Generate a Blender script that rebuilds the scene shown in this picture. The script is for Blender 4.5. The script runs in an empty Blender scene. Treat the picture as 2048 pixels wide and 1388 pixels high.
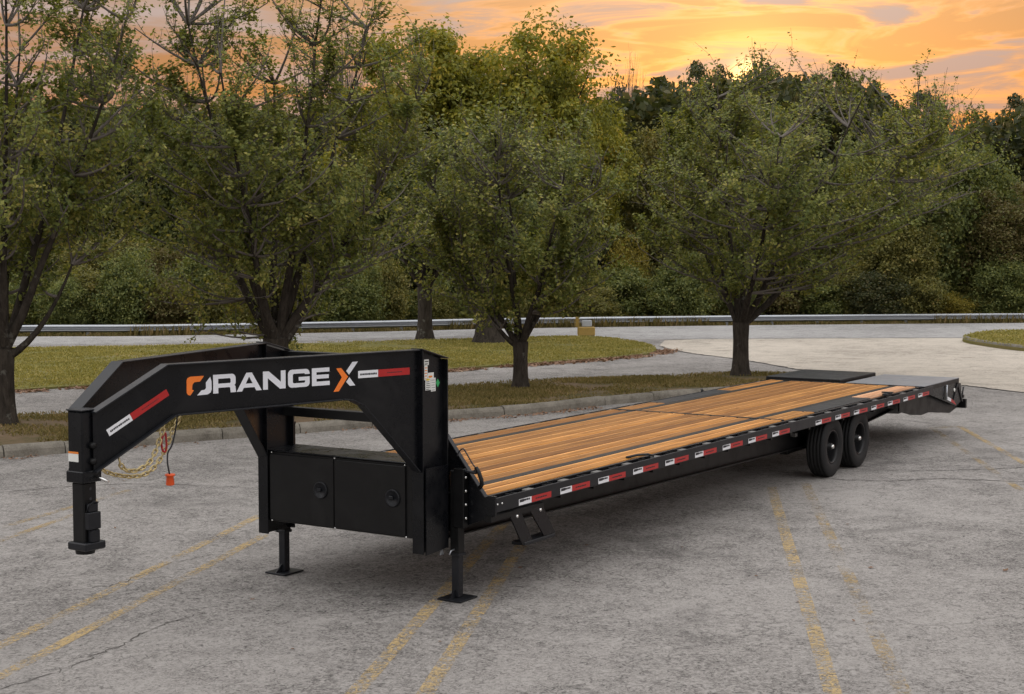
import bpy, bmesh, math, random
import numpy as np
from mathutils import Vector, Matrix
from mathutils.geometry import tessellate_polygon

# ------------------------------------------------------------------ camera
scene = bpy.context.scene
COL = scene.collection
FPX, PX, PY = 2967.96, 1024.0, 694.0            # focal length and centre, in pixels of a 2048 px wide frame
PITCH, YAW = 0.0648, 0.5674
CAM = np.array([-10.2473, -6.674, 2.9365])
_fw = np.array([math.cos(YAW), math.sin(YAW), 0]); RIGHT = np.array([math.sin(YAW), -math.cos(YAW), 0.0])
_up = np.array([0, 0, 1.0])
VD = _fw * math.cos(PITCH) - _up * math.sin(PITCH)
VU = _up * math.cos(PITCH) + _fw * math.sin(PITCH)
cam_d = bpy.data.cameras.new('camera'); cam = bpy.data.objects.new('camera', cam_d); COL.objects.link(cam)
cam_d.sensor_width = 36; cam_d.lens = FPX * 36 / 2048; cam_d.clip_end = 2000; cam_d.clip_start = 0.1
M = Matrix(((RIGHT[0], VU[0], -VD[0]), (RIGHT[1], VU[1], -VD[1]), (RIGHT[2], VU[2], -VD[2]))).to_4x4()
M.translation = Vector(CAM); cam.matrix_world = M
scene.camera = cam

def ray(a, b): return VD + RIGHT * (a - PX) / FPX - VU * (b - PY) / FPX
def G(a, b, z=0.0):
    d = ray(a, b); t = (z - CAM[2]) / d[2]; return CAM + d * t
def at(a, dist, z=0.0):
    """ground point seen in image column a at a horizontal distance"""
    d = ray(a, 501.0); h = math.hypot(d[0], d[1])
    return np.array([CAM[0] + d[0] / h * dist, CAM[1] + d[1] / h * dist, z])

# ------------------------------------------------------------------ world, sun, exposure
SUN = ray(1492, 150); SUN = SUN / np.linalg.norm(SUN)
sun_el = math.asin(SUN[2]); sun_az = math.atan2(SUN[0], SUN[1])
world = bpy.data.worlds.new('World'); scene.world = world; world.use_nodes = True
wt = world.node_tree; wt.nodes.clear()
def wn(t, **k):
    n = wt.nodes.new(t)
    for a, v in k.items(): setattr(n, a, v)
    return n
def wl(a, b): wt.links.new(a, b)
def wmath(op, a, b=None, clamp=False):
    n = wn('ShaderNodeMath', operation=op, use_clamp=clamp)
    for i, v in enumerate((a, b)):
        if v is None: continue
        if isinstance(v, (int, float)): n.inputs[i].default_value = v
        else: wl(v, n.inputs[i])
    return n.outputs[0]
def wmix(f, a, b, mode='MIX'):
    n = wn('ShaderNodeMix', data_type='RGBA', blend_type=mode); n.clamp_result = False
    for s, v in ((n.inputs[0], f), (n.inputs[6], a), (n.inputs[7], b)):
        if isinstance(v, (int, float)): s.default_value = v
        elif isinstance(v, tuple): s.default_value = v + (1,)
        else: wl(v, s)
    return n.outputs[2]
def wramp(fac, stops):
    n = wn('ShaderNodeValToRGB'); wl(fac, n.inputs[0]); e = n.color_ramp.elements
    while len(e) < len(stops): e.new(0.5)
    for x, (p, c) in zip(e, stops): x.position = p; x.color = (c if len(c) == 4 else tuple(c) + (1,))
    return n.outputs[0]
tc = wn('ShaderNodeTexCoord'); sep = wn('ShaderNodeSeparateXYZ'); wl(tc.outputs['Generated'], sep.inputs[0])
zz = wmath('MAXIMUM', sep.outputs[2], 0.0)
sky = wn('ShaderNodeTexSky', sky_type='NISHITA'); sky.sun_disc = False
sky.sun_elevation = sun_el; sky.sun_rotation = sun_az; sky.air_density = 1.5; sky.dust_density = 3.0
nish = wmix(1.0, sky.outputs[0], (0.10, 0.10, 0.10), 'MULTIPLY')
west = wramp(zz, [(0.0, (.34, .108, .056)), (.05, (.32, .100, .038)), (.10, (.27, .102, .040)), (.15, (.23, .118, .070)),
                  (.20, (.27, .185, .15)), (.34, (.48, .43, .42)), (.60, (.90, .89, .90)), (1.0, (1.0, 1.0, 1.0))])
east = wramp(zz, [(0.0, (.36, .345, .35)), (.15, (.47, .455, .46)), (.34, (.70, .69, .70)), (.60, (.92, .92, .93)), (1.0, (1.0, 1.0, 1.0))])
hl = wn('ShaderNodeVectorMath', operation='MULTIPLY'); wl(tc.outputs['Generated'], hl.inputs[0]); hl.inputs[1].default_value = (1, 1, 0)
hn = wn('ShaderNodeVectorMath', operation='NORMALIZE'); wl(hl.outputs[0], hn.inputs[0])
hd = wn('ShaderNodeVectorMath', operation='DOT_PRODUCT'); wl(hn.outputs[0], hd.inputs[0]); hd.inputs[1].default_value = (SUN[0] / math.hypot(SUN[0], SUN[1]), SUN[1] / math.hypot(SUN[0], SUN[1]), 0)
toward = wramp(wmath('ADD', wmath('MULTIPLY', hd.outputs['Value'], .5), .5), [(.40, (0, 0, 0)), (.90, (1, 1, 1))])
base = wmix(toward, east, west)
base = wmix(1.0, base, (1.76, 1.74, 1.72), 'MULTIPLY')
dp = wn('ShaderNodeVectorMath', operation='DOT_PRODUCT'); wl(tc.outputs['Generated'], dp.inputs[0]); dp.inputs[1].default_value = tuple(SUN)
d0 = wmath('MAXIMUM', dp.outputs['Value'], 0.0)
glow_w = wmath('POWER', d0, 45.0); glow_n = wmath('POWER', d0, 1800.0); glow_s = wmath('POWER', d0, 30000.0)
mp = wn('ShaderNodeMapping'); wl(tc.outputs['Generated'], mp.inputs[0]); mp.inputs['Scale'].default_value = (7.5, 7.5, 52.0)
mp.inputs['Location'].default_value = (3.1, 1.7, 0.4)
no = wn('ShaderNodeTexNoise'); wl(mp.outputs[0], no.inputs['Vector']); no.inputs['Scale'].default_value = 1.0
no.inputs['Detail'].default_value = 7; no.inputs['Roughness'].default_value = .58; no.inputs['Distortion'].default_value = .7
cl = no.outputs[0]
cmask = wramp(cl, [(.45, (0, 0, 0)), (.60, (1, 1, 1))])
cedge = wramp(cl, [(.42, (0, 0, 0)), (.485, (1, 1, 1)), (.51, (.5, .5, .5)), (.55, (0, 0, 0))])
ccol = wmix(wmath('MULTIPLY', zz, 2.4, True), (.30, .165, .135), (1.05, 1.03, 1.03))
low = wramp(zz, [(.0, (.9, .9, .9)), (.2, (.8, .8, .8)), (.45, (.25, .25, .25))])
skyc = wmix(.88, nish, base)
skyc = wmix(1.0, skyc, wmix(1.0, (.15, .035, .0), glow_w, 'MULTIPLY'), 'ADD')
skyc = wmix(wmath('MULTIPLY', wmath('MULTIPLY', cmask, low), .85), skyc, ccol)
skyc = wmix(1.0, skyc, wmix(1.0, wmix(1.0, (.9, .36, .06), cedge, 'MULTIPLY'), wmath('MULTIPLY', wmath('POWER', d0, 60.0), .55), 'MULTIPLY'), 'ADD')
skyc = wmix(1.0, skyc, wmix(1.0, (1.0, .45, .08), wmath('MULTIPLY', glow_n, .5), 'MULTIPLY'), 'ADD')
skyc = wmix(1.0, skyc, wmix(1.0, (3.0, 1.7, .5), glow_s, 'MULTIPLY'), 'ADD')
bg = wn('ShaderNodeBackground'); wl(skyc, bg.inputs[0]); bg.inputs[1].default_value = 1.0
wo = wn('ShaderNodeOutputWorld'); wl(bg.outputs[0], wo.inputs[0])

sl = bpy.data.lights.new('sun', 'SUN'); sl.energy = 1.3; sl.angle = math.radians(6); sl.color = (1.0, .62, .32)
so = bpy.data.objects.new('sun', sl); COL.objects.link(so); so.location = (0, 0, 40)
so.rotation_euler = Vector(SUN).to_track_quat('Z', 'Y').to_euler()
vs = scene.view_settings; vs.view_transform = 'Standard'; vs.look = 'None'; vs.exposure = 0.0; vs.gamma = 1.0; vs.use_curve_mapping = False
scene.render.engine = 'CYCLES'; scene.cycles.max_bounces = 4; scene.cycles.diffuse_bounces = 3; scene.cycles.glossy_bounces = 2; scene.cycles.transmission_bounces = 2; scene.cycles.transparent_max_bounces = 4
scene.cycles.use_denoising = True; scene.cycles.use_adaptive_sampling = True; scene.cycles.adaptive_threshold = .025; scene.cycles.caustics_reflective = False; scene.cycles.caustics_refractive = False

# ------------------------------------------------------------------ material helper
class NT:
    def __init__(s, name):
        s.m = bpy.data.materials.new(name); s.m.use_nodes = True; s.t = s.m.node_tree
        s.b = s.t.nodes['Principled BSDF']; s.o = s.t.nodes['Material Output']
    def n(s, t, **k):
        x = s.t.nodes.new(t)
        for a, v in k.items(): setattr(x, a, v)
        return x
    def put(s, sock, v):
        if isinstance(v, (int, float)): sock.default_value = v
        elif isinstance(v, tuple): sock.default_value = v if len(v) == len(sock.default_value) else v + (1,)
        else: s.t.links.new(v, sock)
    def math(s, op, a, b=None, clamp=False):
        x = s.n('ShaderNodeMath', operation=op, use_clamp=clamp); s.put(x.inputs[0], a)
        if b is not None: s.put(x.inputs[1], b)
        return x.outputs[0]
    def mix(s, f, a, b, mode='MIX'):
        x = s.n('ShaderNodeMix', data_type='RGBA', blend_type=mode)
        s.put(x.inputs[0], f); s.put(x.inputs[6], a); s.put(x.inputs[7], b); return x.outputs[2]
    def ramp(s, f, stops):
        x = s.n('ShaderNodeValToRGB'); s.put(x.inputs[0], f); e = x.color_ramp.elements
        while len(e) < len(stops): e.new(.5)
        for q, (p, c) in zip(e, stops): q.position = p; q.color = ((c, c, c, 1) if isinstance(c, (int, float)) else tuple(c) + (1,))
        return x.outputs[0]
    def coord(s, kind='Object', scale=(1, 1, 1), rot=(0, 0, 0), off=None):
        c = s.n('ShaderNodeTexCoord').outputs[kind] if kind != 'Position' else s.n('ShaderNodeNewGeometry').outputs['Position']
        x = s.n('ShaderNodeMapping'); s.t.links.new(c, x.inputs[0]); x.inputs['Scale'].default_value = scale
        x.inputs['Rotation'].default_value = rot
        if off is not None: s.put(x.inputs['Location'], off)
        return x.outputs[0]
    def noise(s, v, scale, detail=4, rough=.55, dist=0.0):
        x = s.n('ShaderNodeTexNoise'); s.t.links.new(v, x.inputs['Vector']); x.inputs['Scale'].default_value = scale
        x.inputs['Detail'].default_value = detail; x.inputs['Roughness'].default_value = rough; x.inputs['Distortion'].default_value = dist
        return x.outputs[0]
    def voro(s, v, scale, feature='F1', out='Distance', rnd=1.0):
        x = s.n('ShaderNodeTexVoronoi', feature=feature); s.t.links.new(v, x.inputs['Vector']); x.inputs['Scale'].default_value = scale
        x.inputs['Randomness'].default_value = rnd
        return x.outputs[out]
    def bump(s, h, dist, strength=1.0):
        x = s.n('ShaderNodeBump'); s.put(x.inputs['Height'], h); x.inputs['Distance'].default_value = dist; x.inputs['Strength'].default_value = strength
        s.t.links.new(x.outputs[0], s.b.inputs['Normal'])
    def set(s, color=None, rough=None, metal=None, spec=None):
        if color is not None: s.put(s.b.inputs['Base Color'], color)
        if rough is not None: s.put(s.b.inputs['Roughness'], rough)
        if metal is not None: s.put(s.b.inputs['Metallic'], metal)
        if spec is not None: s.put(s.b.inputs['Specular IOR Level'], spec)
        return s.m

MT = {}
def simple(key, color, rough=.5, metal=0.0, nscale=8.0, amp=.25, ramp_r=.12, spec=.5):
    t = NT(key); v = t.coord('Object')
    n = t.noise(v, nscale, 5, .6)
    c = t.mix(n, tuple(x * (1 - amp) for x in color), tuple(min(1, x * (1 + amp)) for x in color))
    r = t.math('ADD', t.math('MULTIPLY', n, ramp_r * 2), rough - ramp_r)
    if key.startswith('black') or key in ('steel_plate', 'rubber', 'ramp_steel'):
        du = t.ramp(t.noise(v, 2.3, 6, .72, .8), [(.48, 0.0), (.80, 1.0)]); c = t.mix(t.math('MULTIPLY', du, .045), c, (.20, .19, .18)); r = t.math('ADD', r, t.math('MULTIPLY', du, .25))
    MT[key] = t.set(c, r, metal, spec); return t.m
simple('black_paint', (.0042, .0047, .0062), .27, 0, 5, .25, .07, .28)
simple('black_flange', (.011, .012, .015), .36, 0, 9, .3, .08, .28)
simple('black_satin', (.0045, .0046, .0050), .42, 0, 7, .3, .1, .28)
simple('steel_plate', (.022, .024, .027), .42, .15, 6, .35, .1, .28)
simple('rubber', (.013, .013, .0135), .72, 0, 20, .3, .08, .3)
simple('rim_paint', (.009, .009, .010), .4, 0, 9, .2, .06, .3)
simple('chrome', (.75, .75, .74), .22, 1, 9, .1, .06)
simple('galvanised', (.42, .44, .47), .42, .75, 14, .22, .1)
simple('post_steel', (.16, .155, .15), .7, .2, 14, .3, .1)
simple('yellow_zinc', (.62, .50, .26), .38, .9, 25, .25, .1)
simple('red_paint', (.42, .02, .02), .4, 0, 10, .15)
simple('tape_white', (.78, .79, .82), .35, 0, 30, .05)
simple('tape_red', (.42, .014, .014), .35, 0, 30, .12)
simple('ink', (.02, .02, .025), .6, 0, 10, .1)
simple('letter_white', (.74, .75, .80), .35, 0, 10, .03)
simple('letter_orange', (.90, .21, .025), .35, 0, 10, .05)
simple('plug_orange', (.85, .11, .02), .45, 0, 10, .08)
simple('sticker_white', (.72, .73, .70), .5, 0, 10, .05)
simple('sticker_yellow', (.72, .52, .04), .5, 0, 10, .05)
simple('sticker_green', (.04, .36, .12), .5, 0, 10, .05)
simple('sticker_orange', (.75, .22, .03), .5, 0, 10, .05)
simple('lamp_clear', (.80, .80, .76), .2, 0, 10, .02)
simple('box_yellow', (.34, .22, .05), .6, 0, 6, .3)
simple('box_grey', (.38, .40, .42), .6, 0, 6, .2)
simple('leaf_brown', (.16, .085, .045), .8, 0, 3, .5)

def make_wood(key, light, dark):
    t = NT(key)
    oi = t.n('ShaderNodeObjectInfo').outputs['Random']
    off = t.n('ShaderNodeCombineXYZ'); t.t.links.new(t.math('MULTIPLY', oi, 37.0), off.inputs[0]); t.t.links.new(t.math('MULTIPLY', oi, 11.0), off.inputs[1])
    v = t.coord('Object', (1, 1, 1), (0, 0, 0), off.outputs[0])
    mp = t.n('ShaderNodeMapping'); t.t.links.new(v, mp.inputs[0]); mp.inputs['Scale'].default_value = (.55, 11, 5)
    g1 = t.noise(mp.outputs[0], 1.3, 5, .6, 1.3)
    mp2 = t.n('ShaderNodeMapping'); t.t.links.new(v, mp2.inputs[0]); mp2.inputs['Scale'].default_value = (1.6, 70, 20)
    g2 = t.noise(mp2.outputs[0], 1.5, 4, .65, .6)
    knot = t.ramp(t.voro(v, 1.15), [(.012, 1.0), (.05, 0.0)])
    # edge highlight of the boards, painted as a pale sapwood-like band along one side
    sp = t.n('ShaderNodeSeparateXYZ'); t.t.links.new(t.n('ShaderNodeTexCoord').outputs['Generated'], sp.inputs[0])
    sap = t.math('ADD', sp.outputs[1], t.math('MULTIPLY', t.math('SUBTRACT', g1, .5), .40))
    edge_hl_mask = t.ramp(sap, [(.70, 0.0), (.84, 1.0)])
    f = t.math('ADD', t.math('MULTIPLY', g1, .70), t.math('MULTIPLY', g2, .42))
    c = t.ramp(f, [(.36, dark), (.54, tuple((a + b) / 2 for a, b in zip(light, dark))), (.72, light)])
    c = t.mix(t.math('MULTIPLY', edge_hl_mask, .85), c, tuple(min(1, x * 1.45 + .07) for x in light))
    hv = t.ramp(t.math('FRACT', t.math('MULTIPLY', oi, 7.3)), [(0, (.58, .52, .48)), (.5, (.95, .92, .90)), (1, (1.30, 1.25, 1.22))])
    c = t.mix(1.0, c, hv, 'MULTIPLY')
    c = t.mix(knot, c, (.09, .035, .012))
    t.bump(g2, .002, .5)
    MT[key] = t.set(c, .5, 0, .14)
make_wood('deck_wood', (.50, .236, .056), (.165, .062, .010))
make_wood('deck_wood_pale', (.62, .36, .20), (.36, .17, .085))

def ground_materials():
    # weathered asphalt
    def asphalt(key, a, b, tint, crack=1.0):
        t = NT(key); v = t.coord('Position')
        big = t.noise(v, .22, 4, .6, .4); mid = t.noise(v, 1.9, 4, .65, .3)
        fine = t.noise(v, 17, 6, .78, 1.6); grit = t.voro(v, 70, 'F1', 'Color')
        f = t.math('ADD', t.math('MULTIPLY', big, .38), t.math('ADD', t.math('MULTIPLY', mid, .36), t.math('MULTIPLY', fine, 1.25)))
        f = t.math('MULTIPLY', t.math('SUBTRACT', f, .86), 4.0, True)
        c = t.ramp(f, [(0.0, tuple(x * .35 for x in a)), (.25, a), (.6, tuple((x + y) / 2 for x, y in zip(a, b))), (1.0, b)])
        gs = t.n('ShaderNodeSeparateColor'); t.t.links.new(grit, gs.inputs[0])
        c = t.mix(t.math('MULTIPLY', gs.outputs[0], .38), c, tint)
        wv = t.n('ShaderNodeVectorMath', operation='ADD'); t.t.links.new(v, wv.inputs[0])
        dn = t.n('ShaderNodeTexNoise'); t.t.links.new(v, dn.inputs['Vector']); dn.inputs['Scale'].default_value = .8; dn.inputs['Detail'].default_value = 6; dn.inputs['Roughness'].default_value = .65
        dv = t.n('ShaderNodeVectorMath', operation='SCALE'); t.t.links.new(dn.outputs['Color'], dv.inputs[0]); dv.inputs['Scale'].default_value = 2.2
        t.t.links.new(dv.outputs[0], wv.inputs[1])
        ce = t.voro(wv.outputs[0], .24, 'DISTANCE_TO_EDGE', 'Distance')
        gate = t.ramp(mid, [(.36, .25), (.60, 1.0)])
        ck = t.math('MULTIPLY', t.ramp(ce, [(.0, 1.0), (.0055, 0.0)]), gate)
        c = t.mix(t.math('MULTIPLY', ck, .72 * crack), c, (.06, .055, .052))
        st = t.ramp(t.noise(v, .55, 3, .6, 1.0), [(.60, 0.0), (.74, 1.0)])
        c = t.mix(t.math('MULTIPLY', st, .45), c, tuple(x * .45 for x in a))
        t.bump(fine, .016, .85)
        MT[key] = t.set(c, .9, 0, .25)
    asphalt('asphalt', (.145, .134, .127), (.330, .310, .294), (.45, .425, .40))
    asphalt('asphalt_road', (.22, .212, .208), (.40, .39, .38), (.46, .45, .44), .4)
    asphalt('concrete_apron', (.36, .315, .265), (.54, .485, .415), (.62, .56, .48), .35)
    # kerb concrete
    t = NT('kerb_concrete'); v = t.coord('Position'); n = t.noise(v, 3.2, 6, .7); m = t.noise(v, 40, 4, .7)
    c = t.ramp(t.math('ADD', t.math('MULTIPLY', n, .6), t.math('MULTIPLY', m, .4)), [(.32, (.085, .075, .060)), (.52, (.20, .182, .152)), (.75, (.33, .30, .255))])
    t.bump(m, .006, .7); MT['kerb_concrete'] = t.set(c, .92, 0, .2)
    # soil / turf
    def turf(key, g1, g2, soil, lo, hi, sc=.6):
        t = NT(key); v = t.coord('Position'); n = t.noise(v, sc, 6, .65, .5); m = t.noise(v, 9, 5, .7)
        g = t.mix(m, g1, g2)
        c = t.mix(t.ramp(t.math('ADD', t.math('MULTIPLY', n, .75), t.math('MULTIPLY', m, .25)), [(lo, 0.0), (hi, 1.0)]), g, soil)
        t.bump(m, .03, .8); MT[key] = t.set(c, .95, 0, .15)
    turf('turf_strip', (.050, .046, .016), (.115, .100, .040), (.165, .115, .072), .42, .58)
    turf('turf_lawn', (.11, .105, .03), (.22, .20, .065), (.20, .155, .08), .48, .72, .30)
    turf('woodland_floor', (.03, .03, .012), (.07, .06, .028), (.10, .075, .045), .5, .7)
    # worn yellow paint: the asphalt shows through where it has flaked
    t = NT('worn_yellow'); v = t.coord('Position'); n = t.noise(v, 26, 5, .75, 1.0); w = t.noise(v, 1.6, 4, .6)
    a = t.ramp(t.math('ADD', t.math('MULTIPLY', n, .85), t.math('MULTIPLY', w, .45)), [(.61, 0.0), (.71, .70)])
    c = t.mix(n, (.44, .31, .14), (.62, .46, .23)); t.set(c, .85, 0, .2); t.put(t.b.inputs['Alpha'], a); MT['worn_yellow'] = t.m
    t = NT('worn_yellow_faint'); v = t.coord('Position'); n = t.noise(v, 26, 5, .75, 1.0); w = t.noise(v, 1.3, 4, .6)
    a = t.ramp(t.math('ADD', t.math('MULTIPLY', n, .80), t.math('MULTIPLY', w, .55)), [(.67, 0.0), (.76, .6)])
    c = t.mix(n, (.36, .25, .11), (.52, .38, .18)); t.set(c, .85, 0, .2); t.put(t.b.inputs['Alpha'], a); MT['worn_yellow_faint'] = t.m
    simple('crack_tar', (.095, .088, .082), .95, 0, 9, .5, .03, .1)
    # bark
    t = NT('bark'); v = t.coord('Object', (9, 9, 2.2)); n = t.noise(v, 1.5, 6, .7, .6); l = t.ramp(t.noise(t.coord('Object'), 4.5, 4, .6), [(.62, 0.0), (.70, 1.0)])
    c = t.ramp(n, [(.3, (.018, .015, .012)), (.7, (.075, .062, .05))]); c = t.mix(t.math('MULTIPLY', l, .55), c, (.19, .185, .16))
    t.bump(n, .03, .9); MT['bark'] = t.set(c, .95, 0, .15)
    simple('twig_grey', (.16, .14, .125), .9, 0, 5, .4, .05, .1)
ground_materials()

def leaf_mat(key, cols, trans=.32, rough=.6):
    t = NT(key); rnd = t.n('ShaderNodeNewGeometry').outputs['Random Per Island']
    big = t.noise(t.coord('Object'), .8, 3, .6)
    f = t.math('ADD', t.math('MULTIPLY', rnd, .55), t.math('SUBTRACT', t.math('MULTIPLY', big, .9), .22))
    c = t.ramp(f, [(p, q) for p, q in cols])
    t.set(c, rough, 0, .28)
    tr = t.n('ShaderNodeBsdfTranslucent'); t.t.links.new(t.mix(1.0, c, (1.5, 1.45, .7), 'MULTIPLY'), tr.inputs[0])
    mx = t.n('ShaderNodeMixShader'); mx.inputs[0].default_value = trans
    t.t.links.new(t.b.outputs[0], mx.inputs[1]); t.t.links.new(tr.outputs[0], mx.inputs[2]); t.t.links.new(mx.outputs[0], t.o.inputs[0])
    MT[key] = t.m
leaf_mat('leaf_pear', [(.15, (0.078, 0.106, 0.029)), (.45, (0.163, 0.187, 0.049)), (.70, (0.275, 0.282, 0.074)), (.9, (0.471, 0.402, 0.131))])
leaf_mat('leaf_maple', [(.15, (0.102, 0.114, 0.020)), (.5, (0.216, 0.218, 0.031)), (.75, (0.337, 0.292, 0.040)), (.95, (0.540, 0.322, 0.050))])
leaf_mat('leaf_dense', [(.15, (0.060, 0.083, 0.028)), (.5, (0.144, 0.170, 0.054)), (.8, (0.258, 0.262, 0.083)), (.95, (0.362, 0.303, 0.110))])
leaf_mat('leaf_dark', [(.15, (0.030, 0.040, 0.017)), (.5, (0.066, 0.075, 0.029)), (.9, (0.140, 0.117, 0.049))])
leaf_mat('leaf_olive', [(.15, (0.083, 0.089, 0.028)), (.5, (0.176, 0.171, 0.052)), (.8, (0.278, 0.242, 0.070)), (.95, (0.370, 0.242, 0.093))])
leaf_mat('leaf_rust', [(.15, (0.078, 0.060, 0.023)), (.5, (0.150, 0.119, 0.047)), (.75, (0.171, 0.170, 0.058)), (.95, (0.108, 0.150, 0.039))])
leaf_mat('leaf_yellow', [(.15, (0.101, 0.094, 0.018)), (.5, (0.216, 0.181, 0.026)), (.9, (0.346, 0.259, 0.054))])
leaf_mat('grass_strip', [(.1, (0.088, 0.070, 0.024)), (.45, (0.152, 0.128, 0.040)), (.7, (0.240, 0.178, 0.074)), (.95, (0.319, 0.222, 0.127))], .2, .8)
leaf_mat('grass_lawn', [(.1, (0.148, 0.139, 0.033)), (.5, (0.272, 0.245, 0.067)), (.8, (0.384, 0.316, 0.107)), (.95, (0.437, 0.326, 0.154))], .2, .8)
leaf_mat('leaf_litter', [(.1, (.12, .065, .04)), (.5, (.25, .15, .10)), (.8, (.34, .22, .15)), (.95, (.42, .30, .22))], .1, .85)

# ------------------------------------------------------------------ object helpers
def tag(o, label=None, cat=None, group=None, kind=None):
    if label: o['label'] = label
    if cat: o['category'] = cat
    if group: o['group'] = group
    if kind: o['kind'] = kind
    return o
def empty(name, loc, label, cat, group=None):
    o = bpy.data.objects.new(name, None); COL.objects.link(o); o.location = tuple(loc); o.empty_display_size = .3
    return tag(o, label, cat, group)
def adopt(o, parent):
    if parent is not None:
        o.parent = parent
        p, T = parent, Matrix()
        while p is not None:
            T = p.matrix_basis.to_4x4() @ T if p.parent is None else T
            p = p.parent
        o.matrix_parent_inverse = T.inverted() if parent.parent is None else Matrix()
def mk(name, verts, faces, mat, parent=None, smooth=False):
    me = bpy.data.meshes.new(name); me.from_pydata([tuple(v) for v in verts], [], [tuple(f) for f in faces]); me.update()
    if smooth: me.polygons.foreach_set('use_smooth', [True] * len(me.polygons))
    me.materials.append(MT[mat]); o = bpy.data.objects.new(name, me); COL.objects.link(o); adopt(o, parent); return o
def from_bm(name, bm, mat, parent=None, smooth=False):
    me = bpy.data.meshes.new(name); bm.normal_update(); bm.to_mesh(me); bm.free()
    if smooth: me.polygons.foreach_set('use_smooth', [True] * len(me.polygons))
    me.materials.append(MT[mat]); o = bpy.data.objects.new(name, me); COL.objects.link(o); adopt(o, parent); return o
def bm_box(bm, x0, x1, y0, y1, z0, z1, bev=.004):
    r = bmesh.ops.create_cube(bm, size=1.0); vs_ = r['verts']
    for v in vs_: v.co = Vector(((x0 + x1) / 2 + v.co.x * (x1 - x0), (y0 + y1) / 2 + v.co.y * (y1 - y0), (z0 + z1) / 2 + v.co.z * (z1 - z0)))
    if bev: bmesh.ops.bevel(bm, geom=list({e for v in vs_ for e in v.link_edges}), offset=bev, segments=1, affect='EDGES')
def box(name, x0, x1, y0, y1, z0, z1, mat, parent=None, bev=.004):
    bm = bmesh.new(); bm_box(bm, x0, x1, y0, y1, z0, z1, bev); return from_bm(name, bm, mat, parent)
def boxes(name, lst, mat, parent=None, bev=.004):
    return [box(name, *b, mat, parent, bev) for b in lst]
def bm_prism(bm, pts, off, bev=0):
    """pts: list of 3D points of a planar polygon; extruded by vector off"""
    off = Vector(off); a = [bm.verts.new(Vector(q)) for q in pts]; b = [bm.verts.new(Vector(q) + off) for q in pts]
    n = len(pts); fs = []
    fs.append(bm.faces.new(a)); fs.append(bm.faces.new(list(reversed(b))))
    for i in range(n):
        j = (i + 1) % n; fs.append(bm.faces.new((a[j], a[i], b[i], b[j])))
    bmesh.ops.recalc_face_normals(bm, faces=fs)
    if bev: bmesh.ops.bevel(bm, geom=list({e for f in fs for e in f.edges}), offset=bev, segments=1, affect='EDGES')
def prism(name, pts, off, mat, parent=None, bev=0):
    bm = bmesh.new(); bm_prism(bm, pts, off, bev); return from_bm(name, bm, mat, parent)
def tube_data(path, rad, sides=8, cap=True):
    P = np.asarray(path, float); n = len(P); R = np.full(n, rad) if np.isscalar(rad) else np.asarray(rad, float)
    T = np.gradient(P, axis=0) if n > 2 else np.repeat((P[-1] - P[0])[None], n, 0); T /= np.linalg.norm(T, axis=1)[:, None] + 1e-12
    ref = np.array([0.31, .17, .93]) if abs(T[:, 2]).mean() < .9 else np.array([1.0, .2, .1])
    U = np.cross(T, ref); U /= np.linalg.norm(U, axis=1)[:, None] + 1e-12; V = np.cross(T, U)
    a = np.arange(sides) * 2 * np.pi / sides
    ring = P[:, None] + R[:, None, None] * (np.cos(a)[None, :, None] * U[:, None] + np.sin(a)[None, :, None] * V[:, None])
    verts = ring.reshape(-1, 3); i = np.arange(n - 1)[:, None] * sides; j = np.arange(sides)[None]; k = (j + 1) % sides
    F = np.stack([i + j, i + k, i + sides + k, i + sides + j], -1).reshape(-1, 4)
    return verts, F
def tube(name, path, rad, mat, parent=None, sides=8):
    v, f = tube_data(path, rad, sides); fs = [tuple(q) for q in f]
    n = len(path); fs.append(tuple(range(sides - 1, -1, -1))); fs.append(tuple((n - 1) * sides + i for i in range(sides)))
    return mk(name, v, fs, mat, parent, True)
def lathe(name, prof, c, axis, mat, parent=None, seg=40, smooth=True, close=False):
    """prof: (offset along axis, radius); axis 'y' or 'z'"""
    vs_, fs = [], []; n = len(prof)
    for i in range(seg):
        a = 2 * math.pi * i / seg
        for (h, r) in prof:
            if axis == 'y': vs_.append((c[0] + r * math.cos(a), c[1] + h, c[2] + r * math.sin(a)))
            else: vs_.append((c[0] + r * math.cos(a), c[1] + r * math.sin(a), c[2] + h))
    m = n if close else n - 1
    for i in range(seg):
        j = (i + 1) % seg
        for k in range(m): fs.append((i * n + k, j * n + k, j * n + (k + 1) % n, i * n + (k + 1) % n))
    o = mk(name, vs_, fs, mat, parent, smooth)
    bm = bmesh.new(); bm.from_mesh(o.data); bmesh.ops.remove_doubles(bm, verts=bm.verts, dist=1e-5); bmesh.ops.recalc_face_normals(bm, faces=bm.faces); bm.to_mesh(o.data); bm.free()
    return o
def flat(name, poly, hole, mapf, mat, parent=None):
    """thin sheet: 2D polygon (with a hole) mapped into space"""
    loops = [[Vector((a, b, 0)) for a, b in poly]] + ([[Vector((a, b, 0)) for a, b in hole]] if hole else [])
    tr = tessellate_polygon(loops); pts = [q for l in loops for q in l]
    return mk(name, [mapf(q.x, q.y) for q in pts], [tuple(t_) for t_ in tr], mat, parent)
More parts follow.
